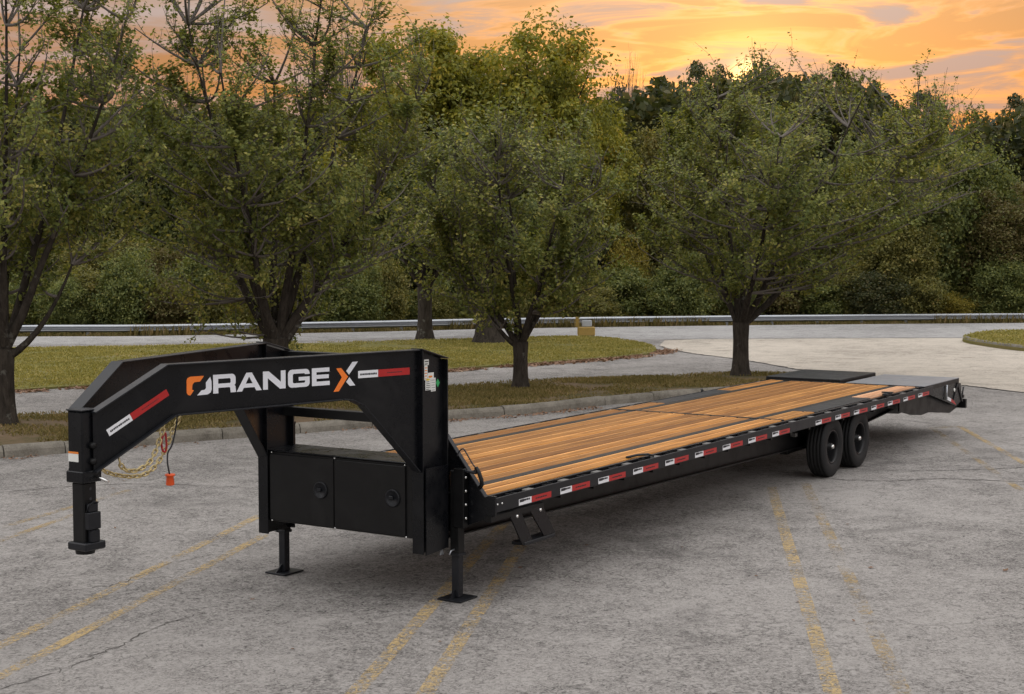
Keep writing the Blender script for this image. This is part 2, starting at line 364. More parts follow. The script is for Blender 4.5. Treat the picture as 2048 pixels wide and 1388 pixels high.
def catmull(pts, n=8, closed=False):
    P = [np.asarray(q, float) for q in pts]; out = []; m = len(P)
    for i in range(m if closed else m - 1):
        p0 = P[(i - 1) % m] if closed or i > 0 else P[0]; p1 = P[i]; p2 = P[(i + 1) % m]; p3 = P[(i + 2) % m] if closed or i + 2 < m else P[-1]
        for k in range(n):
            t = k / n; out.append(.5 * (2 * p1 + (p2 - p0) * t + (2 * p0 - 5 * p1 + 4 * p2 - p3) * t * t + (3 * p1 - p0 - 3 * p2 + p3) * t ** 3))
    if not closed: out.append(P[-1])
    return np.array(out)

# ------------------------------------------------------------------ ground, roads, islands
def sheet(name, pts, z, mat, kind='structure'):
    o = flat(name, [(q[0], q[1]) for q in pts], None, lambda a, b: (a, b, z), mat)
    if o.data.polygons and o.data.polygons[0].normal.z < 0: o.data.flip_normals()
    o['kind'] = kind; return o
# guardrail line (top of the beam), from left to right
GR_H, VG = .36, -.16        # the rail stands on a verge a little below the road
g = mk('ground', [(-500, -500, VG), (700, -500, VG), (700, 700, VG), (-500, 700, VG)], [(0, 1, 2, 3)], 'woodland_floor'); g['kind'] = 'structure'
rail_px = [(-420, 655), (60, 650), (300, 649), (700, 642.5), (1000, 636.5), (1400, 631.5), (1700, 629), (2048, 626.5), (2400, 624)]
rail = catmull([G(a, b, GR_H) for a, b in rail_px], 10); rail[:, 2] = 0
rdir = np.gradient(rail, axis=0); rdir /= np.linalg.norm(rdir, axis=1)[:, None]; rnor = np.stack([-rdir[:, 1], rdir[:, 0], 0 * rdir[:, 0]], 1)   # away from camera
lotfar = rail + rnor * (-.75)
lot = [(-60, -60), (90, -60)] + [tuple(q[:2]) for q in lotfar[::-1]] + [(-60, 75)]
sheet('parking_lot', lot, 0.0, 'asphalt')
_e = lotfar + rnor * .9
o = mk('verge', [(q[0], q[1], -.001) for q in lotfar] + [(q[0], q[1], VG + .004) for q in _e], [(k, k + 1, len(_e) + k + 1, len(_e) + k) for k in range(len(_e) - 1)], 'woodland_floor'); o['kind'] = 'structure'
if o.data.polygons[0].normal.z < 0: o.data.flip_normals()
road_near_px = [(-420, 694), (60, 690), (560, 682), (1000, 671.5), (1280, 678), (1700, 676), (2048, 675), (2400, 674)]
road_near = catmull([G(a, b) for a, b in road_near_px], 8)
sheet('road', [tuple(q[:2]) for q in road_near] + [tuple(q[:2]) for q in (lotfar - rnor * .05)[::-1]], .004, 'asphalt_road')
ap = catmull([G(a, b) for a, b in [(1318, 692), (1345, 700), (1384, 707), (1497, 722), (1610, 741), (1760, 757), (1921, 771), (2048, 786), (2300, 815)]], 6)
apb = [G(a, b) for a, b in [(2400, 674.6), (2048, 676), (1700, 677), (1400, 678.6), (1330, 681)]]
sheet('concrete_apron', [tuple(q[:2]) for q in ap] + [tuple(q[:2]) for q in apb], .008, 'concrete_apron')
def seam(name, path, w, z, label):
    P_ = np.asarray(path)[:, :2]; d_ = np.gradient(P_, axis=0); d_ /= np.linalg.norm(d_, axis=1)[:, None]; n_ = np.stack([-d_[:, 1], d_[:, 0]], 1); r_ = np.random.default_rng(3)
    vs_, fs = [], []
    for i, (p_, q_) in enumerate(zip(P_, n_)):
        ww = w * r_.uniform(.3, 1.2); j_ = r_.normal(0, w * .5); vs_ += [(*(p_ + q_ * (j_ + ww)), z), (*(p_ + q_ * (j_ - ww)), z)]
        if i: fs.append((2 * i - 2, 2 * i - 1, 2 * i + 1, 2 * i))
    o = mk(name, vs_, fs, 'crack_tar'); o['kind'] = 'structure'; o['label'] = label
    if o.data.polygons[0].normal.z < 0: o.data.flip_normals()
seam('pavement_joint', catmull(ap[::2], 5), .045, .0115, 'dark ragged joint between the lane asphalt and the pale apron')
seam('pavement_joint', catmull(apb, 14), .05, .0115, 'dark joint between the pale apron and the road')
for pts, w, lab in (([(-60, 1395), (110, 1345), (240, 1290), (330, 1248), (410, 1225)], .006, 'long crack across the lower left of the lot'), ([(1640, 957), (1760, 962), (1900, 958), (2060, 965)], .016, 'crack running right from the front wheel'),
        ([(420, 1110), (330, 1130), (245, 1165), (150, 1180)], .006, 'thin crack behind the coupler foot'), ([(1700, 938), (1850, 942), (2060, 935)], .013, 'crack running right from the rear wheel'), ([(0, 985), (160, 972), (300, 968), (470, 975)], .010, 'crack across the lot below the kerb at left')):
    cp_ = catmull([G(a, b) for a, b in pts], 14); jr = np.random.default_rng(len(lab)); cp_[:, :2] += jr.normal(0, .022, (len(cp_), 2)); seam('pavement_crack', cp_, w, .0035, lab)

rng = np.random.default_rng(7)
def pip(P, poly):
    x, y = P[:, 0], P[:, 1]; ins = np.zeros(len(P), bool); n = len(poly); j = n - 1
    for i in range(n):
        xi, yi = poly[i][:2]; xj, yj = poly[j][:2]
        c = ((yi > y) != (yj > y)) & (x < (xj - xi) * (y - yi) / (yj - yi + 1e-12) + xi); ins ^= c; j = i
    return ins
def island(name, outline, h, mat, rim=.35):
    """raised bed: a low mound, its edge dropping to the ground"""
    O = np.asarray(outline)[:, :2]; n = len(O); vs_, fs = [], []
    cen = O.mean(0); nrm = np.roll(O, -1, 0) - np.roll(O, 1, 0); nrm = np.stack([-nrm[:, 1], nrm[:, 0]], 1); nrm /= np.linalg.norm(nrm, axis=1)[:, None] + 1e-9
    area = .5 * np.sum(O[:, 0] * np.roll(O[:, 1], -1) - np.roll(O[:, 0], -1) * O[:, 1]); nrm *= np.sign(area)
    In = O + nrm * rim
    for q in O: vs_.append((q[0], q[1], -.02))
    for q in O: vs_.append((q[0], q[1], h * .72))
    for q in In: vs_.append((q[0], q[1], h))
    for i in range(n):
        j = (i + 1) % n; fs += [(i, j, n + j, n + i), (n + i, n + j, 2 * n + j, 2 * n + i)]
    for t_ in tessellate_polygon([[Vector((q[0], q[1], 0)) for q in In]]): fs.append(tuple(2 * n + k for k in t_))
    o = mk(name, vs_, fs, mat); bm = bmesh.new(); bm.from_mesh(o.data); bmesh.ops.recalc_face_normals(bm, faces=bm.faces); bm.to_mesh(o.data); bm.free()
    o['kind'] = 'structure'; return o
# tree strip: kerbed along the front
kerb_px = [(-420, 948), (-180, 931), (0, 917), (140, 906), (294, 891), (581, 869), (790, 851), (890, 841), (1075, 827), (1200, 812), (1330, 800), (1460, 790), (1560, 780), (1620, 768), (1625, 757)]
kerb = catmull([G(a, b) for a, b in kerb_px], 8)
back = catmull([G(a, b, .1) for a, b in [(1600, 750.5), (1560, 749), (1480, 748.5), (1400, 751), (1300, 756), (1075, 764), (890, 776), (580, 797), (300, 816), (60, 833), (-180, 850), (-420, 868)]], 6)
kd = np.gradient(kerb, axis=0); kd /= np.linalg.norm(kd, axis=1)[:, None]; kn = np.stack([-kd[:, 1], kd[:, 0], 0 * kd[:, 0]], 1)
strip_out = np.concatenate([(kerb + kn * .16)[:, :2], back[:, :2]])
island('grass_strip', strip_out, .15, 'turf_strip', .25)
lawn_front = [(-420, 815), (-180, 798), (30, 783), (180, 774), (400, 768), (640, 757), (890, 741), (1100, 726), (1230, 716), (1300, 709)]
lawn_back = [(1314, 703), (1305, 695), (1275, 687), (1220, 679), (1140, 675.5), (1000, 679), (560, 690), (60, 699), (-180, 702), (-420, 704)]
lf = catmull([G(a, b) for a, b in lawn_front], 6); lb = catmull([G(a, b) for a, b in lawn_back], 6)
lawn_out = np.concatenate([lf, lb])
island('lawn', lawn_out, .06, 'turf_lawn', .5)
isl_r = catmull([G(a, b) for a, b in [(1925, 683), (1975, 694), (2060, 704), (2250, 716), (2400, 690), (2200, 668), (2030, 668), (1960, 672)]], 6, True)
island('lawn_far_island', isl_r, .14, 'turf_lawn', .3)

# kerb sections: one object each, sharing nothing but their profile
def kerb_run(name, path, nrm, h, depth, seg, label_kind='structure'):
    root = bpy.data.objects.new(name, None); COL.objects.link(root); root.location = tuple(path[len(path) // 2]); root['kind'] = label_kind
    L = np.concatenate([[0], np.cumsum(np.linalg.norm(np.diff(path, axis=0), axis=1))]); tot = L[-1]
    def P(s): return np.array([np.interp(s, L, path[:, k]) for k in range(3)])
    def N(s): q = np.array([np.interp(s, L, nrm[:, k]) for k in range(3)]); return q / np.linalg.norm(q)
    s = 0.0; rr = random.Random(5)
    while s < tot - .3:
        ln = seg * rr.uniform(.75, 1.35); e = min(tot, s + ln); vs_, fs = [], []; m = 4
        dz = rr.uniform(-.008, .012); dn = rr.uniform(-.012, .012)
        prof = [(0, -.05), (.012, h * .55), (.03, h - .035), (.055, h - .008), (.085, h), (depth, h), (depth, -.05)]
        for i in range(m):
            q = s + .008 + (e - s - .016) * i / (m - 1); p0, n0 = P(q), N(q)
            for (o_, z_) in prof: vs_.append(p0 + n0 * (o_ + dn) + np.array([0, 0, z_ + (dz if z_ > 0 else 0) + rr.uniform(-.003, .003)]))
        k = len(prof)
        for i in range(m - 1):
            for j in range(k - 1): fs.append((i * k + j, i * k + j + 1, (i + 1) * k + j + 1, (i + 1) * k + j))
        fs.append(tuple(range(k))[::-1]); fs.append(tuple((m - 1) * k + j for j in range(k)))
        mk('kerb_section', vs_, fs, 'kerb_concrete', root); s = e
    return root
kerb_run('kerb', kerb, kn, .165, .17, 1.15)
kr = isl_r[:20]; kdr = np.gradient(kr, axis=0); kdr /= np.linalg.norm(kdr, axis=1)[:, None]
kerb_run('kerb_far_island', kr, np.stack([-kdr[:, 1], kdr[:, 0], 0 * kdr[:, 0]], 1), .17, .16, 1.6)

def quads_mesh(name, cen, ax, bx_, mat, parent=None, rhombus=True):
    """many little faces: centre, half-axis a, half-axis b (N x 3 each)"""
    n = len(cen); V = np.empty((n, 4, 3), np.float32)
    V[:, 0] = cen - ax; V[:, 1] = cen + bx_ - ax * .1; V[:, 2] = cen + ax; V[:, 3] = cen - bx_ - ax * .1
    me = bpy.data.meshes.new(name); me.vertices.add(n * 4); me.vertices.foreach_set('co', V.reshape(-1))
    me.loops.add(n * 4); me.loops.foreach_set('vertex_index', np.arange(n * 4, dtype=np.int32))
    me.polygons.add(n); me.polygons.foreach_set('loop_start', np.arange(0, n * 4, 4, dtype=np.int32)); me.polygons.foreach_set('loop_total', np.full(n, 4, np.int32))
    me.update(calc_edges=True); me.materials.append(MT[mat])
    o = bpy.data.objects.new(name, me); COL.objects.link(o); adopt(o, parent); return o
def sample_in(poly, n, box_=None):
    poly = np.asarray(poly)[:, :2]; lo = poly.min(0) if box_ is None else np.maximum(poly.min(0), box_[0]); hi = poly.max(0) if box_ is None else np.minimum(poly.max(0), box_[1])
    out = []; c = 0
    while c < n:
        P = rng.uniform(lo, hi, (n * 2, 2)); P = P[pip(P, poly)]; out.append(P); c += len(P)
    return np.concatenate(out)[:n]
def vis(P, m=120):
    q = np.c_[P, np.zeros(len(P))] - CAM; z = q @ VD; u = PX + FPX * (q @ RIGHT) / z; return (z > 1) & (u > -m) & (u < 2048 + m)
def vnoise(P, s, seed):
    r = np.random.default_rng(seed); t = r.uniform(0, 1, (64, 64)); Q = P * s; i = np.floor(Q).astype(int); f = Q - i; f = f * f * (3 - 2 * f)
    a = t[i[:, 0] % 64, i[:, 1] % 64]; b = t[(i[:, 0] + 1) % 64, i[:, 1] % 64]; c = t[i[:, 0] % 64, (i[:, 1] + 1) % 64]; d = t[(i[:, 0] + 1) % 64, (i[:, 1] + 1) % 64]
    return (a * (1 - f[:, 0]) + b * f[:, 0]) * (1 - f[:, 1]) + (c * (1 - f[:, 0]) + d * f[:, 0]) * f[:, 1]
def grass(name, poly, n, z, hh, ww, mat, label, bare=None):
    P = sample_in(poly, n); P = P[vis(P)]
    if bare: P = P[vnoise(P, .55, bare) * .6 + vnoise(P, 1.7, bare + 1) * .4 + rng.uniform(-.18, .18, len(P)) < (.52 if bare < 20 else .66)]
    k = len(P); az = rng.uniform(0, 2 * np.pi, k); h = hh * rng.uniform(.5, 1.35, k); lean = rng.normal(0, .5, (k, 2)) * h[:, None]
    top = np.c_[lean, h]; side = np.c_[np.cos(az), np.sin(az), np.zeros(k)] * (ww * rng.uniform(.6, 1.4, k))[:, None]
    cen = np.c_[P, np.full(k, z)] + top * .5
    o = quads_mesh(name, cen, top * .5, side, mat); tag(o, label, 'grass', None, 'stuff'); return o
grass('strip_grass', strip_out, 130000, .135, .055, .010, 'grass_strip', 'short dry grass with bare patches on the kerbed tree strip', 11)
grass('lawn_grass', lawn_out, 150000, .055, .045, .016, 'grass_lawn', 'mown green lawn grass between the lane and the road', 31)
grass('island_grass', isl_r, 16000, .13, .06, .018, 'grass_lawn', 'grass on the small kerbed island at the right edge')
def litter(name, pts, w, n, z, size, label, mat='leaf_litter'):
    path = catmull([np.asarray(q) for q in pts], 8); L = np.concatenate([[0], np.cumsum(np.linalg.norm(np.diff(path, axis=0), axis=1))])
    s = rng.uniform(0, L[-1], n * 3); s = s[vnoise(np.c_[s, s * 0], 1.1, 5) + rng.uniform(-.25, .25, len(s)) > .42][:n]; k = len(s)
    c = np.stack([np.interp(s, L, path[:, j]) for j in range(3)], 1); c[:, :2] += rng.normal(0, w, (k, 2)); c[:, 2] = z + rng.uniform(0, .015, k)
    a = rng.normal(0, 1, (k, 3)); a[:, 2] *= .35; a /= np.linalg.norm(a, axis=1)[:, None]; b = np.cross(a, np.array([0, 0, 1.0]) + rng.normal(0, .3, (k, 3))); b /= np.linalg.norm(b, axis=1)[:, None]
    sz = size * rng.uniform(.5, 1.4, k)[:, None]; o = quads_mesh(name, c, a * sz, b * sz * .6, mat); return tag(o, label, 'leaves', None, 'stuff')
litter('fallen_leaves', [G(a, b + 2) for a, b in lawn_front[2:]] + [G(1340, 700)], .16, 5200, .012, .055, 'band of pinkish brown fallen leaves along the lawn edge')
litter('gutter_leaves', [G(a, b + 2) for a, b in kerb_px[2:10]], .10, 700, .008, .030, 'scattered brown leaves in the gutter below the kerb')
# a few single leaves blown over the lot
for i, (a, b) in enumerate([(1743, 1137), (1513, 1153), (2011, 1142), (1595, 1205), (1707, 1243), (1174, 1092), (1042, 1137), (230, 1057), (505, 1200), (250, 963), (228, 978), (1363, 1096), (1695, 1050), (585, 1300), (880, 1285)]):
    p = G(a, b); r_ = random.Random(i); s = r_.uniform(.018, .040); th = r_.uniform(0, 6.28); vs_ = []
    for q, (du, dv, dz) in enumerate([(-1, 0, .1), (-.3, .5, .5), (.5, .45, .25), (1, 0, .7), (.4, -.5, .35), (-.4, -.45, .1)]):
        x, y = du * math.cos(th) - dv * math.sin(th), du * math.sin(th) + dv * math.cos(th); vs_.append((p[0] + x * s, p[1] + y * s, .006 + dz * s * .6))
    o = mk('fallen_leaf', vs_, [(0, 1, 5), (1, 2, 4, 5), (2, 3, 4)], 'leaf_brown')
    tag(o, 'dry brown leaf on the asphalt, ' + ['brightest at lower right', 'between the step and the bold yellow line', 'at the right edge', 'touching the bold yellow line', 'right of the bold yellow line', 'right of the folding step', 'below the folding step', 'right of the coupler foot', 'left of the near jack', 'under the hanging chains', 'just right of the coupler post', 'under the deck middle', 'beyond the faint yellow line', 'in the front middle', 'between the two jack lines'][i], 'leaf', 'single leaves blown over the parking lot')

# painted bay lines
def stripe(a, b, w, mat, label):
    a, b = np.asarray(a)[:2], np.asarray(b)[:2]; d = (b - a) / np.linalg.norm(b - a); n = np.array([-d[1], d[0]]) * w / 2
    o = mk('parking_line', [(*(a + n), .004), (*(a - n), .004), (*(b - n), .004), (*(b + n), .004)], [(0, 1, 2, 3)], mat)
    if o.data.polygons[0].normal.z < 0: o.data.flip_normals()
    o['kind'] = 'structure'; o['label'] = label
for i, (p, q, w, mt) in enumerate([((-160, 1372), (520, 1031), .11, 'worn_yellow'), ((-60, 1385), (530, 1070), .11, 'worn_yellow'), ((-150, 1100), (262, 980), .10, 'worn_yellow_faint'), ((-150, 1135), (170, 1022), .10, 'worn_yellow_faint'),
        ((680, 1420), (1010, 1045), .12, 'worn_yellow'), ((830, 1420), (1050, 1080), .12, 'worn_yellow'), ((1676, 1420), (1543, 975), .12, 'worn_yellow'), ((1822, 1420), (1610, 965), .12, 'worn_yellow_faint'),
        ((2120, 1035), (1864, 856), .10, 'worn_yellow_faint'), ((2120, 968), (1919, 853), .10, 'worn_yellow'), ((1860, 856.5), (1922, 853), .10, 'worn_yellow_faint')]):
    stripe(G(*p), G(*q), w, mt, ['worn yellow line from the lower left corner past the coupler', 'worn yellow line at left, nearer the camera of its pair', 'faint far yellow line at the left edge', 'faint yellow line at the left edge behind the coupler',
        'worn yellow line passing left of the near jack foot', 'worn yellow line passing right of the near jack foot', 'boldest yellow line at bottom right', 'faint flaked yellow line right of the boldest line', 'left line of the far yellow pair behind the wheels', 'right line of the far yellow pair behind the wheels', 'short yellow bar joining the far pair'][i])

# ------------------------------------------------------------------ guardrail
gr = empty('guardrail', rail[45], 'long galvanised steel guardrail along the far side of the road', 'guardrail')
prof = [(0.0, 0.0), (.035, .03), (.075, .055), (.075, .085), (.03, .115), (.0, .14), (.0, .17), (.03, .195), (.075, .225), (.075, .255), (.035, .28), (0, .31)]
Lr = np.concatenate([[0], np.cumsum(np.linalg.norm(np.diff(rail, axis=0), axis=1))])
def RP(s): return np.array([np.interp(s, Lr, rail[:, k]) for k in range(3)])
def RN(s): q = np.array([np.interp(s, Lr, rnor[:, k]) for k in range(3)]); return q / np.linalg.norm(q)
s = 0.0; rr = random.Random(3)
while s < Lr[-1] - 1:
    e = min(Lr[-1], s + 3.81); vs_, fs = [], []
    for i in range(5):
        q = s + (e - s + .15) * i / 4; p0, n0 = RP(min(q, Lr[-1])), RN(min(q, Lr[-1]))
        for (o_, z_) in prof: vs_.append(p0 - n0 * (o_ + (.004 if i < 1 else 0)) + np.array([0, 0, GR_H - .25 + z_ * .8 + rr.uniform(-.003, .003)]))
    k = len(prof)
    for i in range(4):
        for j in range(k - 1): fs.append((i * k + j, (i + 1) * k + j, (i + 1) * k + j + 1, i * k + j + 1))
    mk('rail_beam', vs_, fs, 'galvanised', gr)
    for q in (s + .1, s + 2.0):
        p0, n0 = RP(q), RN(q); t0 = np.array([n0[1], -n0[0], 0]); bm = bmesh.new()
        for (a0, a1, b0, b1, z0, z1) in ((.02, .17, -.035, .035, GR_H - .24, GR_H - .02), (.17, .28, -.035, .035, VG - .05, GR_H - .03)):
            pts = [p0 + n0 * a + t0 * b for a, b in ((a0, b0), (a1, b0), (a1, b1), (a0, b1))]; bm_prism(bm, [(x[0], x[1], z0) for x in pts], (0, 0, z1 - z0))
        from_bm('post', bm, 'galvanised', gr)
    s = e

# ------------------------------------------------------------------ the trailer
YN, YF = .48, 2.17          # webs of the two main beams
YC = (YN + YF) / 2
T = empty('gooseneck_trailer', (6.0, 1.295, 0), 'long black gooseneck flatbed trailer with wood plank deck and rear ramps', 'trailer')
ZD = .90
# side channels and rub rails
box('side_rail', -.02, 12.15, .095, .123, .735, .893, 'black_paint', T)
box('side_rail', -.02, 12.15, 2.467, 2.495, .735, .893, 'black_paint', T)
rb = box('rub_rail', -.02, 12.15, 0.0, .012, .762, .886, 'black_flange', T)
box('rub_rail', -.02, 12.15, 2.578, 2.590, .762, .886, 'black_flange', T)
pk = None
for side in (0, 1):
    for i in range(20):
        x = .30 + i * .605
        if pk is None:
            bm = bmesh.new()
            bm_prism(bm, [(-.045, .001, -.06), (.045, .001, -.06), (.045, .081, -.06), (.037, .081, -.06), (.037, .009, -.06), (-.037, .009, -.06), (-.037, .081, -.06), (-.045, .081, -.06)], (0, 0, .115))
            pk = from_bm('stake_pocket', bm, 'steel_plate', T); o = pk
        else:
            o = pk.copy(); COL.objects.link(o)
        o.location = (x, .0125 if side == 0 else 2.4965, .825)
        box('rail_spacer', x + .22, x + .33, *((.014, .092) if side == 0 else (2.498, 2.576)), .862, .880, 'post_steel', T, .004)
# main beams: web + flanges
for y in (YN, YF):
    zb = lambda x: .53 - .016 * x
    x0, x1 = -.10, 11.9
    bm = bmesh.new()
    x1 = 11.6; zl = [(x0, .532), (8.0, .402), (9.5, .42), (11.6, .555)]
    bm_prism(bm, [(a, y - .005, b) for a, b in zl] + [(x1, y - .005, .885), (x0, y - .005, .885)], (0, .010, 0))
    for (a, b), (c, d) in zip(zl[:-1], zl[1:]): bm_prism(bm, [(a, y - .055, b - .012), (c, y - .055, d - .012), (c, y - .055, d), (a, y - .055, b)], (0, .11, 0))
    bm_box(bm, x0, x1, y - .05, y + .05, .885, .899, .002)
    from_bm('main_beam', bm, 'black_satin', T)
boxes('cross_member', [(x, x + .05, .125, 2.465, .70, .845) for x in [0.02 + .61 * i for i in range(20)]], 'black_satin', T, 0)
box('deck_front_channel', -.022, .016, .0125, 2.5775, .735, .898, 'black_paint', T)
box('deck_cross_strap', 6.47, 6.53, .125, 2.465, .872, .906, 'black_satin', T, .003)
box('deck_end_strap', 11.68, 11.73, .125, 2.465, .86, .906, 'black_satin', T, .003)
# planks
plank_mesh = {}
def plank(x0, x1, y0, y1, mat, zoff):
    L_, W_ = round(x1 - x0, 3), round(y1 - y0, 4); key = (L_, W_, mat)
    if key not in plank_mesh:
        n = 9; vs_, fs = [], []; nx = max(2, int(L_ / .8)); hw = W_ / 2
        prof = [(-hw, -.038), (-hw, -.011), (-hw + .0035, -.0045), (-hw + .011, -.0008), (-hw * .4, .001), (hw * .4, .001), (hw - .011, -.0008), (hw - .0035, -.0045), (hw, -.011), (hw, -.038)]
        for i in range(nx + 1):
            for (a, b) in prof: vs_.append((L_ * (i / nx - .5), a, b))
        k = len(prof)
        for i in range(nx):
            for j in range(k): fs.append((i * k + j, i * k + (j + 1) % k, (i + 1) * k + (j + 1) % k, (i + 1) * k + j))
        fs.append(tuple(range(k))[::-1]); fs.append(tuple(nx * k + j for j in range(k)))
        o = mk('deck_plank', vs_, fs, mat, T); bm = bmesh.new(); bm.from_mesh(o.data); bmesh.ops.recalc_face_normals(bm, faces=bm.faces); bm.to_mesh(o.data); bm.free()
        plank_mesh[key] = o
    else:
        o = plank_mesh[key].copy(); COL.objects.link(o)
    o.location = ((x0 + x1) / 2, (y0 + y1) / 2, ZD + zoff); return o
pr = random.Random(21)
def run(x0, x1, ys, mat):
    for (a, b) in ys: plank(x0, x1, a, b, mat, pr.uniform(-.002, .003))
wy = lambda a, b, n: [(a + (b - a) * i / n + .007, a + (b - a) * (i + 1) / n - .007) for i in range(n)]
mid = wy(YN + .052, YF - .052, 9); nearp = wy(.125, YN - .052, 2); farp = wy(YF + .052, 2.465, 2)
for (x0, x1) in ((.02, 6.465), (6.535, 11.675)): run(x0, x1, mid, 'deck_wood')
for ys in (nearp, farp):
    run(.02, 6.465, ys, 'deck_wood'); run(6.535, 7.54, ys, 'deck_wood')
run(9.66, 11.675, nearp, 'deck_wood_pale'); run(9.66, 11.675, farp, 'deck_wood')
box('wheel_cover_plate', 7.55, 9.65, .125, YN - .052, .888, .9025, 'steel_plate', T)
box('wheel_cover_plate', 7.55, 9.65, YF + .052, 2.465, .888, .9025, 'steel_plate', T)
vs_, fs = [], []
for (ya, yb) in mid + nearp:
    for k in range(20):
        x_ = .045 + .61 * k
        if x_ > 11.6 or (yb < YN and 7.5 < x_ < 9.7): continue
        for dy in (.3, .7):
            c_ = (x_, ya + (yb - ya) * dy); n0 = len(vs_)
            vs_ += [(c_[0] + .006 * math.cos(q * 1.0472), c_[1] + .006 * math.sin(q * 1.0472), ZD + .0048) for q in range(6)]; fs.append(tuple(range(n0, n0 + 6)))
o = mk('deck_screws', vs_, fs, 'ink', T); o['kind'] = 'stuff'
# winch bars / hooks lying on the near edge
tube('tie_hook', [(2.55, .15, .912), (2.70, .11, .922), (2.85, .07, .915), (2.90, .03, .895)], .012, 'steel_plate', T)
bm = bmesh.new(); bm_box(bm, 10.05, 10.30, .03, .10, .905, .935, .006); bm_box(bm, 10.14, 10.20, -.02, .14, .935, .952, .004); from_bm('ratchet', bm, 'steel_plate', T)
tube('tie_hook', [(9.25, 2.50, .91), (9.32, 2.53, .935), (9.40, 2.55, .905)], .012, 'steel_plate', T)
# reflective tape on the rub rail
def quad_y(name, x0, x1, z0, z1, y, mat, parent):
    return mk(name, [(x0, y, z0), (x1, y, z0), (x1, y, z1), (x0, y, z1)], [(0, 1, 2, 3)], mat, parent)
tape = None
for i in range(17):
    x = .33 + .691 * i
    if i == 9: continue
    for side in (0, 1):
        y = -.0025 if side == 0 else 2.5925
        if tape is None:
            w_ = quad_y('reflective_tape', 0, .205, 0, .054, 0, 'tape_white', T); w_.data.materials.append(MT['tape_red']); w_.data.materials.append(MT['ink'])
            me = w_.data; me.clear_geometry()
            vs_ = [(0, 0, 0), (.205, 0, 0), (.205, 0, .054), (0, 0, .054), (.205, 0, 0), (.535, 0, 0), (.535, 0, .054), (.205, 0, .054)]; fs = [(0, 1, 2, 3), (4, 5, 6, 7)]; mi = [0, 1]
            for k, (a, b, c, d) in enumerate([(.012, .085, .026, .050), (.085, .115, .030, .047), (.119, .150, .031, .047), (.154, .178, .030, .047), (.27, .30, .022, .032), (.305, .34, .022, .032), (.345, .38, .021, .032), (.385, .42, .022, .033), (.425, .46, .022, .032)]):
                n0 = len(vs_); vs_ += [(a, -.001, c), (b, -.001, c), (b, -.001, d), (a, -.001, d)]; fs.append((n0, n0 + 1, n0 + 2, n0 + 3)); mi.append(2)
            me.from_pydata(vs_, [], fs); me.polygons.foreach_set('material_index', mi); me.update(); tape = w_; o = w_
        else: o = tape.copy(); COL.objects.link(o)
        o.location = (x, y, .772)
        if side: o.rotation_euler = (0, 0, math.pi); o.location = (x + .535, y, .772)
# uprights: I-section posts at the front of the deck
for (y, sg) in ((YN, -1), (YF, 1)):
    bm = bmesh.new()
    bm_prism(bm, [(-.45, y - .005, .44), (-.115, y - .005, .44), (-.115, y - .005, 2.03), (-.45, y - .005, 2.115)], (0, .010, 0))
    bm_prism(bm, [(-.465, y - .055, .44), (-.45, y - .055, .44), (-.45, y - .055, 2.125), (-.465, y - .055, 2.128)], (0, .11, 0), .002)
    bm_prism(bm, [(-.115, y - .055, .44), (-.100, y - .055, .44), (-.100, y - .055, 2.03), (-.115, y - .055, 2.035)], (0, .11, 0), .002)
    from_bm('upright', bm, 'black_paint', T)
    prism('upright_cap', [(-.47, y - .058, 2.131), (-.47, y + .058, 2.131), (-.095, y + .058, 2.035), (-.095, y - .058, 2.035)], (0, 0, .010), 'black_flange', T, .002)
    # wing gusset from the upright out to the deck corner
    yo = .0 if sg < 0 else 2.59
    prism('corner_gusset', [(-.024, y, .56), (-.024, y, 1.375), (-.024, yo - sg * .095, .889), (-.024, yo, .889), (-.024, yo, .735)], (-.012, 0, 0), 'black_paint', T)
    prism('gusset_flange', [(-.066, y, 1.377), (-.066, yo - sg * .095, .891), (-.066, yo - sg * .082, .893), (-.066, y, 1.393)], (.05, 0, 0), 'black_flange', T)
    # jack mount plate with bolts
    ym = y + sg * .115
    mp_ = box('jack_mount', -.115, -.040, min(ym, ym + sg * .10), max(ym, ym + sg * .10), .62, 1.12, 'black_satin', T)
    for k in range(4):
        lathe('bolt', [(0, .0), (-.012, .009), (0, .013)], (-.075 - .0, (min(ym, ym + sg * .10)) if sg < 0 else max(ym, ym + sg * .1), .70 + k * .115), 'y', 'chrome', mp_, 8)
